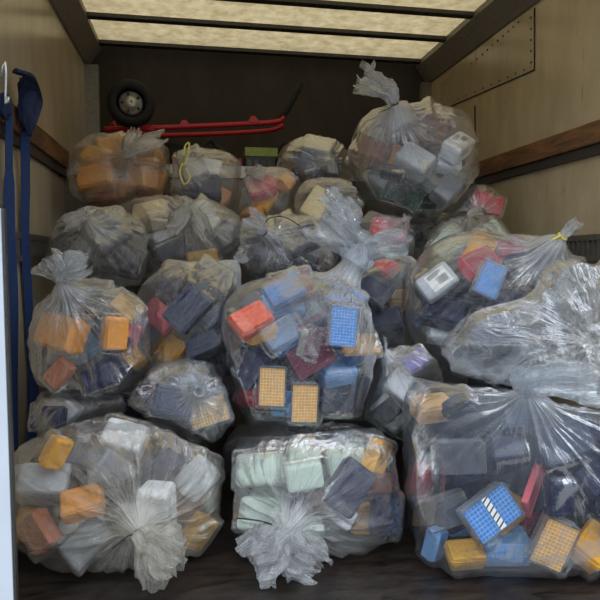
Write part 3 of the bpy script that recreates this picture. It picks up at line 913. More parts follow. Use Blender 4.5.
sack('B11', (358, 336, 452, 448), 1.87, .17, 'soft', (384, 352, .01), 'two-white-box sack',
     'small grey-clear sack with two white boxes beside the big front navy sack',
     fill=((T, 'navy'), (T, 'dark navy')), n_fill=1, p=2.4, roll=-20, tufts=((376, 340, .02, .05),),
     keys=((405, 388, C, 'white', -35, -15, -10, 1.0), (391, 414, C, 'white', -42, -20, -20, 1.0), (414, 356, T, 'purple', 30, -30, 0, .7), (370, 420, T, 'dark navy', 40, 0, -20, .8)))
sack('B12', (330, 240, 440, 376), 2.22, .2, 'soft', (420, 268, .01), 'sack behind the film ear',
     'clear sack of navy boxes behind the torn film ear of the big middle sack',
     fill=navyfill + ((T, 'slate'),), n_fill=12, p=2.8, tufts=((424, 262, .0, .03),),
     keys=((372, 290, T, 'navy', -35, -20, -5, 1.15), (400, 284, V, 'clear', 88, -5, 10, 1.0), (402, 300, T, 'tan', 10, -40, 0, .9), (384, 300, T, 'slate', 40, -30, 0, .9), (410, 266, T, 'red', -40, -20, 0, .9), (395, 340, T, 'dark navy', 10, -20, 0, 1.1), (385, 320, T, 'navy', 10, -30, 0, 1.0)))
sack('B13', (44, 200, 160, 300), 2.34, .22, 'hazy', (88, 222, .025), 'sack beside the slotted track',
     'hazy sack of grey and navy boxes beside the slotted track behind the rabbit-ear sack',
     fill=((T, 'slate'), (T, 'grey'), (T, 'dark navy'), (C, 'grey')), n_fill=7, p=2.3, tufts=((92, 208, .0, .035), (66, 226, -.02, .05)), pleat=.04,
     keys=((122, 262, T, 'dark navy', -15, -20, 10, 1.2), (90, 262, T, 'slate', 10, -20, 0, 1.1), (128, 284, B_, 'light grey', 25, -55, 0, 1.0), (70, 260, T, 'slate', 40, -20, -20, 1.0)))
sack('B14', (98, 188, 256, 290), 2.5, .22, 'hazy', (188, 212, .02), 'wide hazy sack',
     'wide hazy sack of white and grey boxes below the sack of orange boxes',
     fill=((C, 'light grey'), (T, 'dark navy'), (C, 'grey'), (T, 'slate')), n_fill=8, p=2.6, tufts=((186, 203, -.01, .035), (172, 228, -.04, .05), (206, 234, -.04, .05)), pleat=.04,
     keys=((128, 216, C, 'cream', 15, -40, -10, 1.15), (165, 240, C, 'white', -25, -35, 0, 1.05), (203, 262, T, 'ochre', 10, -20, 5, 1.0), (233, 235, C, 'grey', 35, -15, 25, 1.0), (183, 256, T, 'dark navy', -40, -20, 0, 1.0), (140, 245, T, 'slate', 30, -20, 0, 1.0), (215, 225, C, 'light grey', -30, -40, 10, 1.0)))
sack('B15', (66, 128, 182, 218), 2.74, .22, 'hazy', (125, 158, .01), 'orange-box sack',
     'hazy sack full of orange boxes on the pile below the hand truck wheel',
     fill=((T, 'orange'), (T, 'orange'), (T, 'orange'), (T, 'yellow')), n_fill=20, p=3.0, tufts=((135, 131, .0, .04), (160, 138, .0, .05)), pleat=.04,
     keys=((148, 182, T, 'orange', -15, -20, 10, 1.2), (97, 178, T, 'orange', 10, -20, -10, 1.2), (120, 190, T, 'yellow', 10, -20, 0, 1.1), (98, 158, T, 'yellow', -10, -40, -10, 1.1), (150, 160, T, 'orange', 20, -40, 10, 1.0), (112, 202, T, 'terracotta', 5, -20, 0, 1.1), (150, 202, T, 'orange', 40, -20, 20, 1.0)))
sack('B16', (160, 143, 250, 222), 2.72, .2, 'hazy', (185, 164, .02), 'yellow-string sack',
     'hazy sack of white boxes tied with a yellow string below the red frame rail',
     fill=((C, 'light grey'), (C, 'white'), (T, 'slate')), n_fill=6, p=2.8, tufts=((182, 152, .0, .03),),
     tie=('yellow', [((188, 152, -.03), (189, 143, -.03), (185, 146, -.03), (184, 156, -.03)), ((180, 172, -.04), (184, 184, -.05), (190, 178, -.05), (186, 168, -.04))]),
     keys=((202, 196, T, 'slate', 4, -30, 5, 1.35), (205, 172, C, 'white', -10, -35, 10, 1.2), (180, 180, C, 'light grey', 20, -20, 0, .9), (232, 200, T, 'peach', 60, -20, 20, .9)))
sack('B17', (228, 162, 318, 236), 2.68, .18, 'hazy', (250, 172, .0), 'pink-and-yellow sack',
     'small hazy sack of pink and yellow boxes below the lime-topped carton',
     fill=((T, 'peach'), (T, 'orange'), (T, 'light grey')), n_fill=6, p=2.5, tufts=((262, 174, -.02, .05),),
     keys=((256, 188, T, 'pink', 20, -30, 0, 1.0), (266, 200, T, 'yellow', 60, -20, 0, .9), (292, 193, T, 'orange', 70, -20, 10, .9), (246, 206, T, 'peach', 10, -20, -10, 1.0), (278, 210, T, 'light grey', 10, -30, 0, 1.1)))
sack('B18', (270, 130, 360, 206), 2.74, .2, 'soft', (329, 163, .015), 'side-knotted sack',
     'grey-looking clear sack with a side knot in front of the black blanket',
     fill=((T, 'slate'), (T, 'grey'), (T, 'black')), n_fill=7, p=2.3, tufts=((333, 176, -.02, .03),), pleat=.035,
     keys=((300, 168, T, 'grey', 30, -20, -10, 1.2), (318, 150, T, 'grey', -20, -40, 0, 1.0), (340, 180, T, 'grey', 60, -10, 10, .9)))
sack('B19', (284, 172, 380, 250), 2.52, .19, 'hazy', (352, 192, .01), 'sack below the side-knotted one',
     'hazy sack of cream and grey boxes below the side-knotted grey sack',
     fill=((C, 'grey'), (C, 'cream'), (T, 'slate')), n_fill=6, p=2.6, tufts=((340, 188, .0, .03),),
     keys=((318, 206, C, 'cream', 60, -15, -10, 1.15), (345, 206, C, 'grey', -20, -20, 10, 1.1), (360, 222, C, 'grey', 30, -20, 20, 1.0)))
sack('B20', (232, 206, 346, 300), 2.32, .2, 'soft', (266, 234, .02), 'white-necked sack',
     'clear sack of navy boxes with a bright white gathered neck behind the big middle sack',
     fill=navyfill, n_fill=6, p=2.4, tufts=((248, 217, -.02, .055),), tie=('black', [((268, 219, -.02), (284, 217, -.02), (300, 226, -.03))]), pleat=.04,
     keys=((302, 240, T, 'navy', 25, -25, 0, 1.1), (252, 250, T, 'navy', 0, -20, 0, 1.0), (280, 252, T, 'navy', -15, -20, 0, 1.0)))
sack('B21', (340, 98, 484, 232), 2.48, .24, 'soft', (396, 107, .02), 'top labelled-box sack',
     'big hazy sack of labelled white boxes, its tail pointing at the roof',
     fill=((T, 'brown'), (C, 'light grey'), (C, 'grey')), n_fill=22, p=3.4, tufts=((362, 76, .03, .11, 1.0, .4),), tie=('black', [((388, 109, -.02), (382, 111, -.02))]), pleat=.02,
     keys=((403, 196, G, 'dark green', -30, -25, 0, .95), (375, 200, G, 'dark green', 20, -30, -10, .8), (418, 217, T, 'black', -3, -50, 0, 1.2), (434, 181, C, 'light grey', 38, -20, -5, 1.25, 'with a barcode label'), (415, 162, C, 'light grey', -38, -25, -5, 1.2), (457, 148, C, 'white', 40, -40, 10, 1.05, 'with a small label'), (448, 165, C, 'white', -15, -30, 10, .85), (396, 160, T, 'orange', 60, -20, -10, .95), (372, 152, T, 'brown', -25, -25, -10, 1.2), (425, 145, T, 'brown', 10, -40, 0, 1.0),
           (460, 178, T, 'brown', 60, -20, 25, 1.1), (383, 180, C, 'light grey', -45, -15, -10, 1.0), (392, 173, T, 'dark navy', -25, -40, 0, .7), (455, 200, C, 'grey', 45, -20, 10, 1.0), (362, 170, T, 'brown', 60, -20, -30, .9)))
sack('B22', (430, 178, 508, 246), 2.44, .16, 'soft', (480, 214, .01), 'small pink-red-box sack',
     'small clear sack with a pink-red box and a black box below the big labelled sack',
     fill=((T, 'dark navy'), (T, 'tan')), n_fill=3, p=2.3, tufts=((474, 208, -.03, .03),), pleat=.035,
     keys=((486, 199, T, 'red', -22, -15, 10, 1.05), (455, 203, T, 'black', 30, -20, -10, 1.2)))
sack('B23', (416, 206, 522, 300), 2.3, .18, 'hazy', (470, 218, .01), 'olive-tinged sack',
     'hazy olive-tinged sack of pale green boxes behind the yellow-taped sack',
     fill=((C, 'pale green'), (C, 'grey')), n_fill=4, p=2.3, tufts=((482, 213, .0, .035),), pleat=.045,
     keys=((448, 246, C, 'pale green', 50, -20, -10, 1.2), (474, 246, C, 'grey', 70, -20, 10, 1.0), (436, 268, C, 'pale green', 20, -20, -10, .9)))
sack('B24', (328, 202, 424, 280), 2.44, .18, 'soft', (402, 222, .01), 'sack below the green trays',
     'clear sack with red and dark green boxes below the sack holding green mesh trays',
     fill=((T, 'dark green'), (T, 'red')), n_fill=4, p=2.4, tufts=((408, 216, .0, .03),),
     keys=((364, 233, T, 'red', -10, -30, 0, 1.2), (396, 238, T, 'dark green', 60, -20, 20, 1.1), (345, 228, T, 'dark green', 20, -30, 0, .9), (406, 258, T, 'red', 50, -20, 20, .9)))
# the lower layers that carry the pile; only slivers of them show between the sacks in front
for key, box_, D_, dy_, wd, lb in (
        ('L1', (50, 300, 238, 464), 2.46, .24, 'buried strap-wall sack', 'clear sack of navy boxes buried in the pile beside the strap wall'),
        ('L2', (232, 296, 400, 464), 2.46, .24, 'buried middle sack', 'clear sack of navy boxes buried under the middle of the pile'),
        ('L3', (394, 300, 560, 464), 2.46, .24, 'buried riveted-wall sack', 'clear sack of navy boxes buried in the pile beside the riveted wall'),
        ('L4', (36, 415, 215, 510), 2.2, .17, 'flattened strap-wall sack', 'flattened dark sack on the floor behind the front sack of white boxes'),
        ('L5', (215, 420, 392, 500), 2.18, .17, 'flattened middle sack', 'flattened dark sack on the floor behind the front sack of pale green boxes'),
        ('L6', (430, 410, 600, 490), 2.16, .17, 'flattened riveted-wall sack', 'flattened dark sack on the floor behind the big front sack of navy boxes'),
        ('L7', (90, 205, 235, 300), 2.75, .18, 'strap-side bulkhead sack', 'clear sack of navy boxes at the bulkhead under the sack of orange boxes'),
        ('L8', (238, 205, 365, 300), 2.75, .18, 'middle bulkhead sack', 'clear sack of navy boxes at the bulkhead under the sack of pink and yellow boxes'),
        ('L9', (368, 205, 478, 300), 2.75, .18, 'riveted-side bulkhead sack', 'clear sack of navy boxes at the bulkhead under the big labelled sack')):
    sack(key, box_, D_, dy_, 'soft', ((box_[0] + box_[2]) / 2, box_[1] + 8, .01), wd, lb, fill=navyfill, n_fill=7 if key in ('L4', 'L5', 'L6') else 4, p=3.4, floor=key in ('L1', 'L2', 'L3', 'L4', 'L5', 'L6'))



# ------------------------------------------------------------------ shapes
ORDER = list(SACKS)
for k_, s in SACKS.items():
    x0, y0, x1, y1 = s['box']
    c = P((x0 + x1) / 2, (y0 + y1) / 2, s['D'])
    sc_ = scale_at(c)
    if s['floor']:                          # stands on the deck: widest low down, cut off flat below
        zt_ = P((x0 + x1) / 2, y0, s['D'])[2]
        c[2] = .46 * zt_
    s['c'] = c
    a = np.array([(x1 - x0) / 2 * sc_, s['dy'], (y1 - y0) / 2 * sc_])
    # bring the silhouette back to the outline (a deep body bulges past it towards the camera)
    a[0] *= .985
    a[2] *= .985
    if s['floor']:
        a[2] = .54 * zt_
    s['a'] = a
    r = math.radians(s['roll'])
    X = RT * math.cos(r) + ZZ * math.sin(r)
    Z = -RT * math.sin(r) + ZZ * math.cos(r)
    s['M'] = np.stack([X, FH, Z])          # rows: local axes
    s['seed'] = (sum(map(ord, k_)) % 97) * 1.37
    s['planes'] = []                        # (unit normal, distance from centre)


def base_r(s, d, planes=True):
    l = np.abs(d @ s['M'].T) / s['a']
    r = (l ** s['p']).sum(-1) ** (-1 / s['p'])
    if planes:
        r = r * (1 - s['lump'] * (.5 + .5 * vnoise(d * 1.7 + s['seed'])))
        for n, h in s['planes']:
            q = d @ n
            r = np.where(q > 1e-6, np.minimum(r, h / np.maximum(q, 1e-6)), r)
    return r


def grad(s, pt):
    q = (pt - s['c']) @ s['M'].T
    g = np.sign(q) * np.abs(q / s['a']) ** (s['p'] - 1) / s['a']
    g = g @ s['M']
    return g / (np.linalg.norm(g) + 1e-9)


for k_, s in SACKS.items():
    c = s['c']
    for n, h in ((np.array([0, 0, -1.0]), c[2] - .004), (np.array([-1.0, 0, 0]), c[0] - XL - .012), (np.array([1.0, 0, 0]), XR - .012 - c[0]), (np.array([0, 1.0, 0]), YB - .035 - c[1])):
        if h < .02:
            print('SACK', k_, 'centre outside the van', n, h)
            h = .03
        s['planes'].append((n, h))
    if c[2] + s['a'][2] > 1.2 and c[0] + s['a'][0] > XR - .06:
        s['planes'].append((np.array([1.0, 0, 0]), XR - .045 - c[0]))
    if c[2] + s['a'][2] > 1.2 and c[0] - s['a'][0] < XL + .06:
        s['planes'].append((np.array([-1.0, 0, 0]), c[0] - XL - .045))
for i, ka in enumerate(ORDER):
    for kb in ORDER[i + 1:]:
        A, Bq = SACKS[ka], SACKS[kb]
        d = Bq['c'] - A['c']
        dist = np.linalg.norm(d)
        if dist > np.linalg.norm(A['a']) + np.linalg.norm(Bq['a']):
            continue
        u = d / dist
        ra, rb = base_r(A, u[None], False)[0], base_r(Bq, -u[None], False)[0]
        # samples decide whether they really meet
        pt = A['c'] + u * (dist + ra - rb) / 2
        n = grad(A, pt) - grad(Bq, pt)
        n = n / (np.linalg.norm(n) + 1e-9)
        n = n * .6 + u * .4
        n /= np.linalg.norm(n)
        ha, hb = (pt - A['c']) @ n, (Bq['c'] - pt) @ n
        # support of each body along n (power norm dual)
        def sup(S, v):
            q = S['p'] / (S['p'] - 1)
            return ((np.abs(v @ S['M'].T) * S['a']) ** q).sum() ** (1 / q)
        if sup(A, n) <= ha and sup(Bq, n) <= hb:
            continue
        if ha < .25 * A['a'].min() or hb < .25 * Bq['a'].min():
            print('DEEP', ka, kb, round(ha, 3), round(hb, 3))
            ha, hb = max(ha, .02), max(hb, .02)
        A['planes'].append((n, ha - .002)); Bq['planes'].append((-n, hb - .002))


def field(s, pts):
    q = np.asarray(pts) - s['c']
    r = np.linalg.norm(q, axis=-1)
    return r / base_r(s, q / (r[..., None] + 1e-9))


def rot(roll, tx, ty):
    """box axes: top face to the camera, long side along the picture, then rolled and tipped"""
    b = np.stack([RT, UP, -FW])            # local x, y, z
    def R(ax, a):
        a = math.radians(a); c_, s_ = math.cos(a), math.sin(a)
        x, y, z = ax
        return np.array([[c_ + x * x * (1 - c_), x * y * (1 - c_) - z * s_, x * z * (1 - c_) + y * s_], [y * x * (1 - c_) + z * s_, c_ + y * y * (1 - c_), y * z * (1 - c_) - x * s_], [z * x * (1 - c_) - y * s_, z * y * (1 - c_) + x * s_, c_ + z * z * (1 - c_)]])
    M = R(-FW, roll)
    b = b @ M.T
    b = b @ R(RT, tx).T
    b = b @ R(UP, ty).T
    return b


SG = np.array([(i, j, k) for i in (-1, 1) for j in (-1, 1) for k in (-1, 1)], float)


def sat(a, b):
    ca, Ra, ha = a; cb, Rb, hb = b
    t = cb - ca
    if np.linalg.norm(t) > np.linalg.norm(ha) + np.linalg.norm(hb):
        return False
    ax = np.concatenate([Ra, Rb, np.cross(Ra[:, None, :], Rb[None, :, :]).reshape(-1, 3)])
    ln = np.linalg.norm(ax, axis=1)
    ax = ax[ln > 1e-3] / ln[ln > 1e-3][:, None]
    da = (np.abs(ax @ Ra.T) * ha).sum(1); db = (np.abs(ax @ Rb.T) * hb).sum(1)
    return not np.any(np.abs(ax @ t) > da + db)


BOXES = []     # every placed box: dict
LIM = .975



def try_place(s, px, py, kind, col, roll, tx, ty, sz, deep, exact):
    R = rot(roll, tx, ty)
    hf = np.array(DIM[kind]) / 2 * sz
    if kind == 'board':
        hf = hf + np.array([0, 0, .004])
    if kind == 'tip_box':
        hf = hf + np.array([0, .0015, 0])
    d = ray(px, py)
    t0 = (s['c'] - CAM) @ d
    ts = np.arange(t0 - 1.2 * max(s['a']), t0 + deep * max(s['a']), .008)
    cen = CAM + ts[:, None] * d
    cor = cen[:, None, :] + ((SG * hf) @ R)[None]
    ok = (field(s, cor) < LIM).all(1)
    for i in np.nonzero(ok)[0]:
        me = (cen[i], R, hf + .0015)
        if not any(sat(me, q['obb']) for q in s['boxes']):
            s['boxes'].append(dict(obb=(cen[i], R, hf), kind=kind, col=col, sz=sz, pix=(px, py), key=exact, deep=(ts[i] - ts[np.nonzero(ok)[0][0]]), tilt=abs(tx) + abs(ty), R=R))
            return s['boxes'][-1]
    return None


for k_, s in SACKS.items():
    s['boxes'] = []
    for e in s['keys']:
        px, py, kind, col, roll, tx, ty = e[:7]
        sz = e[7] if len(e) > 7 else 1.0
        got = None
        for q, tw in ((1.0, 1.0), (1.0, .5), (.92, 1.0), (.92, .3), (.84, .6), (.76, .3)):
            for dx, dy in ((0, 0), (0, -6), (0, 6), (-6, 0), (6, 0), (0, -12), (-12, 0), (12, 0), (-9, -9), (9, -9), (0, -18), (-16, -8), (16, -8), (0, -26), (0, -36), (-24, 0), (24, 0)):
                got = try_place(s, px + dx, py + dy, kind, col, roll, tx * tw, ty * tw, sz * q, .35, True)
                if got:
                    break
            if got:
                break
        if got is None:
            print('KEY not placed', k_, e[:5])
        elif len(e) > 8:
            got['extra'] = e[8]
    x0, y0, x1, y1 = s['box']
    n, tries = 0, 0
    rr = random.Random('fill' + k_)
    while n < s['n_fill'] and tries < s['n_fill'] * 40:
        tries += 1
        a, r = rr.uniform(0, 2 * math.pi), math.sqrt(rr.random()) * .86
        px, py = (x0 + x1) / 2 + math.cos(a) * r * (x1 - x0) / 2, (y0 + y1) / 2 + math.sin(a) * r * (y1 - y0) / 2
        kind, col = rr.choice(s['fill'])
        if try_place(s, px, py, kind, col, rr.uniform(-90, 90), rr.uniform(-65, 65), rr.uniform(-55, 55), rr.uniform(.9, 1.05) if tries < s['n_fill'] * 15 else rr.uniform(.78, .92), .55, False):
            n += 1


# loose boxes settle until something stops them
for k_, s in SACKS.items():
    if not s['floor']:
        continue
    for b in sorted(s['boxes'], key=lambda q: q['obb'][0][2]):
        if b['key'] and b['obb'][0][2] > .11:
            continue
        for dv in (np.array([0, 0, -.006]), np.array([0, -.006, 0]), np.array([0, 0, -.006])):
            for _ in range(12):
                c, R, hf = b['obb']
                c2 = c + dv
                if (field(s, c2 + (SG * hf) @ R) >= .985).any() or any(sat((c2, R, hf + .0015), q['obb']) for q in s['boxes'] if q is not b):
                    break
                b['obb'] = (c2, R, hf)


# ------------------------------------------------------------------ film
def content_r(s, dirs):
    out = np.zeros(dirs.shape[:-1])
    for b in s['boxes']:
        c, R, hf = b['obb']
        o = (s['c'] - c) @ R.T
        dl = dirs @ R.T
        with np.errstate(divide='ignore', invalid='ignore'):
            t1 = (-(hf + .003) - o) / dl
            t2 = ((hf + .003) - o) / dl
        lo = np.minimum(t1, t2).max(-1); hi = np.maximum(t1, t2).min(-1)
        hit = (hi > lo) & (hi > 0)
        out = np.where(hit, np.maximum(out, hi), out)
    return out


def set_attr(me, pleat, gather):
    a = me.attributes.new('pleat_co', 'FLOAT_VECTOR', 'POINT'); a.data.foreach_set('vector', np.asarray(pleat, np.float32).ravel())
    g = me.attributes.new('gather', 'FLOAT', 'POINT'); g.data.foreach_set('value', np.asarray(gather, np.float32).ravel())


def grid_faces(h, n):
    i, j = np.meshgrid(np.arange(h - 1), np.arange(n), indexing='ij')
    j2 = (j + 1) % n
    return np.stack([i * n + j, i * n + j2, (i + 1) * n + j2, (i + 1) * n + j], -1).reshape(-1, 4)


def make_film(s, seed, n_t, n_p):
    kp = np.array(s['kp']); kd = kp - s['c']; kd /= np.linalg.norm(kd)
    ref = ZZ if abs(kd[2]) < .8 else FH
    e1 = np.cross(kd, ref); e1 /= np.linalg.norm(e1); e2 = np.cross(kd, e1)
    u = np.linspace(0, 1, n_p + 1)
    phi = .05 + (math.pi - .05) * (u ** 1.18)
    th = np.linspace(0, 2 * math.pi, n_t, endpoint=False)
    PH, TH = np.meshgrid(phi, th, indexing='ij')
    d = (np.cos(PH)[..., None] * kd + np.sin(PH)[..., None] * (np.cos(TH)[..., None] * e1 + np.sin(TH)[..., None] * e2))
    base = base_r(s, d)
    cont = content_r(s, d)
    # widen the contact so edges do not poke between rows
    cw = cont.copy()
    for sh in (1, -1):
        cw = np.maximum(cw, np.roll(cont, sh, 1))
    c2 = cw.copy(); c2[1:] = np.maximum(c2[1:], cw[:-1]); c2[:-1] = np.maximum(c2[:-1], cw[1:])
    cont = np.minimum(c2, base * 1.02)
    r = base * .985
    lo = np.maximum(cont + .002, base * (.965 if s['floor'] else .935))
    for it in range(16):
        q = (np.roll(r, 1, 1) + np.roll(r, -1, 1)) / 2
        v = r.copy(); v[1:-1] = (r[2:] + r[:-2]) / 2
        v[-1] = r[-2].mean(); 
        r = .3 * r + .4 * v + .3 * q
        r = r * .993
        r = np.clip(r, np.minimum(lo, base), base)
    g = np.exp(-(PH / .42) ** 1.15)
    pc = np.stack([np.cos(TH), np.sin(TH), PH], -1)
    of = seed * 7.7
    pl = ridged(np.stack([np.cos(TH) * 4.2 + of, np.sin(TH) * 4.2, PH * .9], -1), 3)
    pl2 = ridged(np.stack([np.cos(TH) * 11 + of, np.sin(TH) * 11, PH * 1.2 + 5], -1), 2)
    pos = s['c'] + d * r[..., None]
    cr = ridged(pos * 9 + of, 3)
    cr2 = ridged(pos * 26 + of, 2)
    amp = s['pleat']
    r = r - amp * (1 - pl) * (g * 1.3 + .25) * np.clip(PH / .2, .3, 1) - amp * .45 * (1 - pl2) * (g + .1) - s['crumple'] * (1 - cr) - s['crumple'] * .35 * (1 - cr2)
    r = np.minimum(r, base - .001)
    r = np.maximum(r, cont + .0015)
    # drawn-up neck at the knot
    neck = np.exp(-((PH - .05) / .13) ** 2)
    rn = base_r(s, kd[None])[0]
    r = r * (1 - neck) + neck * (rn + s['neck'])
    side = np.sin(PH) * r
    want = np.maximum(side, .009)
    pos = s['c'] + d * r[..., None]
    # close at the knot with the neck radius
    lat = (np.cos(TH)[..., None] * e1 + np.sin(TH)[..., None] * e2)
    pinch = np.exp(-((PH - .05) / .07) ** 2) * (side - s['nr'])
    pos = pos - lat * np.clip(pinch, -.06, .2)[..., None]
    s['neck_pt'] = s['c'] + kd * (rn + s['neck'])
    s['kd'] = kd
    top = PH[:, 0] < .5
    pos[top] = push_out(pos[top], s)
    f = grid_faces(n_p + 1, n_t)
    me = pymesh('film', pos.reshape(-1, 3) - s['c'], f)
    set_attr(me, (pc + np.array([of, 0, 0])).reshape(-1, 3), g.reshape(-1))
    me.materials.append(FILM[s['film']])
    return me


def make_tuft(s, end, width, seed, open_=.75, n=72, m=30, flat=.55, p0=None, start=None):
    """the loose gathered plastic beyond the tie: a ruffled fan bending towards end"""
    p0 = s['neck_pt'] if p0 is None else p0
    kd = s['kd'] if start is None else start
    end = np.asarray(end)
    Ls = np.linalg.norm(end - p0)
    c1 = p0 + kd * Ls * .35
    v = np.linspace(0, 1, m + 1)
    B = ((1 - v) ** 2)[:, None] * p0 + (2 * v * (1 - v))[:, None] * c1 + (v ** 2)[:, None] * end
    tg = np.gradient(B, axis=0); tg /= np.linalg.norm(tg, axis=1)[:, None]
    w1 = np.cross(tg, FW); w1 /= np.linalg.norm(w1, axis=1)[:, None] + 1e-9
    w2 = np.cross(tg, w1)
    th = np.linspace(0, 2 * math.pi, n, endpoint=False)
    V, TH = np.meshgrid(v, th, indexing='ij')
    of = seed * 5.3
    ruff = ridged(np.stack([np.cos(TH) * 1.9 + of, np.sin(TH) * 1.9, V * .6], -1), 3)
    fine = ridged(np.stack([np.cos(TH) * 5.5 + of, np.sin(TH) * 5.5, V * 1.5], -1), 2)
    nr_ = s['nr'] * .95
    rad = nr_ + (width - nr_) * np.minimum(1, V / open_) ** .75 * (1 - .25 * np.clip((V - open_) / (1 - open_ + 1e-6), 0, 1) ** 2)
    rad = rad * (1 - .75 * (1 - ruff) * np.clip(V * 3, 0, 1)) * (1 - .35 * (1 - fine) * np.clip(V * 3, 0, 1))
    flat = 1 - (1 - flat) * np.clip(V * 2.5, 0, 1)
    pos = B[:, None, :] + w1[:, None, :] * (rad * np.cos(TH))[..., None] + w2[:, None, :] * (rad * np.sin(TH) * flat)[..., None]
    # ragged mouth and crumples
    rag = vnoise(np.stack([np.cos(TH) * 1.6 + of, np.sin(TH) * 1.6, TH * 0], -1))
    pos = pos + tg[:, None, :] * (V ** 2 * rag * Ls * .28)[..., None]
    ws = min(1.0, width / .1)
    nz = np.stack([vnoise(pos * 22 + of), vnoise(pos * 22 + of + 31), vnoise(pos * 22 + of + 67)], -1)
    nz2 = np.stack([vnoise(pos * 60 + of), vnoise(pos * 60 + of + 31), vnoise(pos * 60 + of + 67)], -1)
    pos = pos + nz * (np.clip(V * 2, 0, 1) * .014 * ws)[..., None] + nz2 * (np.clip(V * 2, 0, 1) * .005 * ws)[..., None]
    pos = push_out(pos, s)
    me = pymesh('gathered_top', pos.reshape(-1, 3) - s['c'], grid_faces(m + 1, n))
    set_attr(me, np.stack([np.cos(TH) + of, np.sin(TH), V], -1).reshape(-1, 3), (.8 - .45 * np.clip(V * 1.6, 0, 1)).reshape(-1))
    me.materials.append(FILM[s['film']])
    return me


def make_lobe(s, own, seed, n_t=180, n_p=100):
    """slack upper part of a sack: a creased pillow of film, kept clear of its neighbours"""
    c = s['c']
    th = np.linspace(0, 2 * math.pi, n_t, endpoint=False); ph = np.linspace(.02, math.pi - .02, n_p + 1)
    PH, TH = np.meshgrid(ph, th, indexing='ij')
    d = np.sin(PH)[..., None] * (np.cos(TH)[..., None] * RT + np.sin(TH)[..., None] * ZZ) - np.cos(PH)[..., None] * FH
    r0 = base_r(s, d)
    pos = c + d * r0[..., None]
    of = seed * 3.9
    q_ = np.stack([pos @ (RT * .45 + ZZ * .89) * 1.0, pos @ FH * 1.6, pos @ (RT * .89 - ZZ * .45) * 2.2], -1)   # creases run up and across
    r = r0 - .07 * (1 - ridged(q_ * 2.6 + of, 2)) - .03 * (1 - ridged(q_ * 7 + of, 2)) - .005 * (1 - ridged(q_ * 22 + of, 2))
    pos = c + d * np.clip(r, .02, r0 - .001)[..., None]
    me = pymesh('slack_film', pos.reshape(-1, 3) - own['c'], grid_faces(n_p + 1, n_t))
    set_attr(me, np.stack([np.cos(TH) * .6, np.sin(TH) * .6, PH], -1).reshape(-1, 3), (.10 + 0 * PH).reshape(-1))
    me.materials.append(FILM[s['film']])
    return me


def push_out(pos, own):
    """loose film is pressed aside by the neighbouring sacks"""
    for _ in range(2):
        for k2, o2 in SACKS.items():
            if o2 is own or o2['sub_of'] and SACKS[o2['sub_of']] is own:
                continue
            if np.linalg.norm(o2['c'] - own['c']) > 1.1:
                continue
            f_ = field(o2, pos)
            k3 = np.where(f_ < 1.015, 1.015 / np.maximum(f_, .05), 1.0)
            pos = o2['c'] + (pos - o2['c']) * k3[..., None]
    pos[..., 2] = np.maximum(pos[..., 2], .003)
    pos[..., 0] = np.clip(pos[..., 0], XL + .008, XR - .008)
    return pos


TIE = {'black': plastic('tie_black', (24, 23, 25), rough=.4), 'yellow': plastic('tie_yellow', (206, 192, 92), rough=.5), 'white': plastic('tie_white', (214, 214, 212), rough=.4)}
for i, (k_, s) in enumerate(SACKS.items()):
    if s['sub_of']:
        continue
    big = (s['box'][2] - s['box'][0]) * (s['box'][3] - s['box'][1]) > 16000
    kx, ky = s['knot'][:2]
    # where the line of sight to the knot enters the sack (or the point nearest it on the rim)
    d = ray(kx, ky)
    t0 = (s['c'] - CAM) @ d
    ts = np.arange(t0 - 1.5 * max(s['a']), t0 + .02, .004)
    pts_ = CAM + ts[:, None] * d
    fd = field(s, pts_)
    ins = np.nonzero(fd < 1)[0]
    s['kp'] = pts_[ins[0]] if len(ins) else pts_[np.argmin(fd)]
    s['neck'] = s['knot'][2] if len(s['knot']) > 2 else .02
    root = empty('plastic_sack', s['c'])
    tag(root, s['label'], 'sack', 'tied sacks piled in the van')
    s['root'] = root
    fo = link('film', make_film(s, i + 1, 220 if big else 130, 120 if big else 72), None, root)
    for j, tf in enumerate(s['tufts']):
        ex, ey, off, wd = tf[:4]
        kw = dict(zip(('open_', 'flat'), tf[4:]))
        depth = s['neck_pt'][1] + off
        link('gathered_top', make_tuft(s, P(ex, ey, depth), wd, i * 3 + j + 1, **kw), None, root)
    for k2, s2 in SACKS.items():
        if s2['sub_of'] == k_:
            link('slack_film', make_lobe(s2, s, i + 2), None, root)
    if s['tie']:
        kd = s['kd']
        e1 = np.cross(kd, FW); e1 /= np.linalg.norm(e1); e2 = np.cross(kd, e1)
        q = s['neck_pt'] - kd * .002 - s['c']
        colr, tail = s['tie'][0], s['tie'][1]
        ring = [q + (e1 * math.cos(t) + e2 * math.sin(t)) * .0135 for t in np.linspace(0, 2 * math.pi, 14, endpoint=False)]
        rd = {'black': .0028, 'yellow': .005, 'white': .004}[colr]
        v, f = tube_pts(ring, rd, 6, closed=True)
        nm = {'black': 'cable_tie', 'yellow': 'yellow_tie', 'white': 'tie_band'}[colr]
        to = link(nm, pymesh(nm, v, f), TIE[colr], root)
        for tl in tail:
            e_ = [P(x, y, s['neck_pt'][1] + z) - s['c'] for x, y, z in tl]
            v, f = tube_pts(smooth_path([q + (e_[0] - q) * .12] + e_, 5), rd * .7, 6)
            link('tie_tail', pymesh('tie_tail', v, f), TIE[colr], to)

# ------------------------------------------------------------------ link the boxes and describe each
KINDW = {T: 'tip box', K: 'tip rack', C: 'carton', V: 'clear box cover', B_: 'flat lid', G: 'mesh tray'}
HEIGHT = ('high', 'halfway up', 'low')
SIDE = ('on the strap-wall side', 'in the middle', 'on the riveted-wall side')
NTH = ('topmost', 'second', 'third', 'fourth', 'fifth', 'sixth', 'seventh', 'eighth', 'ninth', 'tenth', 'eleventh', 'twelfth')


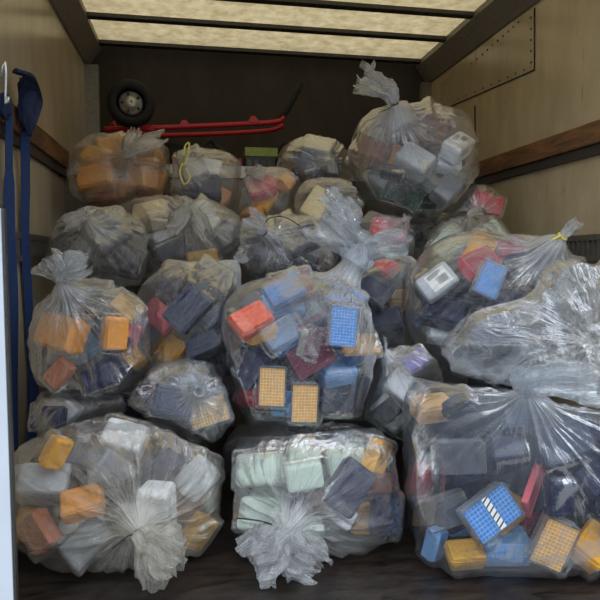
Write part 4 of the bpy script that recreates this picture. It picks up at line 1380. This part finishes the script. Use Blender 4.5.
def nm_of(b):
    return KINDW[b['kind']] if b['kind'] == V else b['col'] + ' ' + KINDW[b['kind']]


taken = set()
for k_, s in SACKS.items():
    x0, y0, x1, y1 = s['box']
    cnt = {}
    for b in s['boxes']:
        b['pp'] = pix(b['obb'][0])
        cnt.setdefault(nm_of(b), []).append(b)
    singles = [v[0] for v in cnt.values() if len(v) == 1]
    for b in s['boxes']:
        if 'extra' in b:
            b['label'] = '%s %s in the %s' % (nm_of(b), b['extra'], s['words'])
    for nm, v in cnt.items():
        if len(v) == 1 and 'extra' not in v[0]:
            v[0]['label'] = 'the only %s in the %s' % (nm, s['words'])
            continue
        cells, rels = {}, {}
        for b in v:
            fx, fy = (b['pp'][0] - x0) / (x1 - x0), (b['pp'][1] - y0) / (y1 - y0)
            b['cell'] = '%s %s' % (HEIGHT[0 if fy < .36 else 1 if fy < .66 else 2], SIDE[0 if fx < .36 else 1 if fx < .66 else 2])
            best = None
            for q in singles:
                dx, dy = b['pp'][0] - q['pp'][0], b['pp'][1] - q['pp'][1]
                dd = math.hypot(dx, dy)
                if dd < 48 and (best is None or dd < best[0]):
                    best = (dd, 'just %s the %s' % (('below' if dy > 0 else 'above') if abs(dy) > abs(dx) else 'beside', nm_of(q)))
            b['rel'] = best and best[1]
            if best:
                rels.setdefault(best[1], []).append(b)
        for b in v:
            if 'label' in b:
                continue
            if b['rel'] and len(rels[b['rel']]) == 1:
                b['label'] = '%s %s, %s' % (nm, b['rel'], s['words'])
            else:
                cells.setdefault(b['cell'], []).append(b)
        for ce, w_ in cells.items():
            w_.sort(key=lambda q: q['pp'][1])
            for t, b in enumerate(w_):
                od = '' if len(w_) == 1 else NTH[t] + ' '
                b['label'] = '%s%s %s, %s' % (od, nm, ce, s['words'])
    for b in s['boxes']:
        if b['label'] in taken or len(b['label'].split()) > 16:
            print('LABEL?', b['label'])
        taken.add(b['label'])
seen = {}
NB = 0
for k_, s in SACKS.items():
    for b in s['boxes']:
        c, R, hf = b['obb']
        nmo = {T: 'tip_box', K: 'tip_rack', C: 'plastic_carton', V: 'clear_cover', B_: 'flat_panel', G: 'mesh_tray'}[b['kind']]
        root = bpy.data.objects.new(nmo, None)
        COL.objects.link(root)
        root.empty_display_size = .03
        z = b['sz']
        root.matrix_world = Matrix(((R[0][0] * z, R[1][0] * z, R[2][0] * z, c[0]), (R[0][1] * z, R[1][1] * z, R[2][1] * z, c[1]), (R[0][2] * z, R[1][2] * z, R[2][2] * z, c[2]), (0, 0, 0, 1)))
        for pn, me in proto(b['kind'], b['col']):
            o = bpy.data.objects.new(pn, me)
            COL.objects.link(o)
            o.parent = root
        ex = b.get('extra', '')
        if 'label' in ex:
            add_label(root, b['kind'])
        if 'striped' in ex:
            add_stripe(root)
        cat = {T: 'box', K: 'rack', C: 'box', V: 'cover', B_: 'lid', G: 'tray'}[b['kind']]
        tag(root, b['label'], cat, 'boxes in the ' + s['words'])
        NB += 1
print('BOXES', NB, 'sacks', len(SACKS))
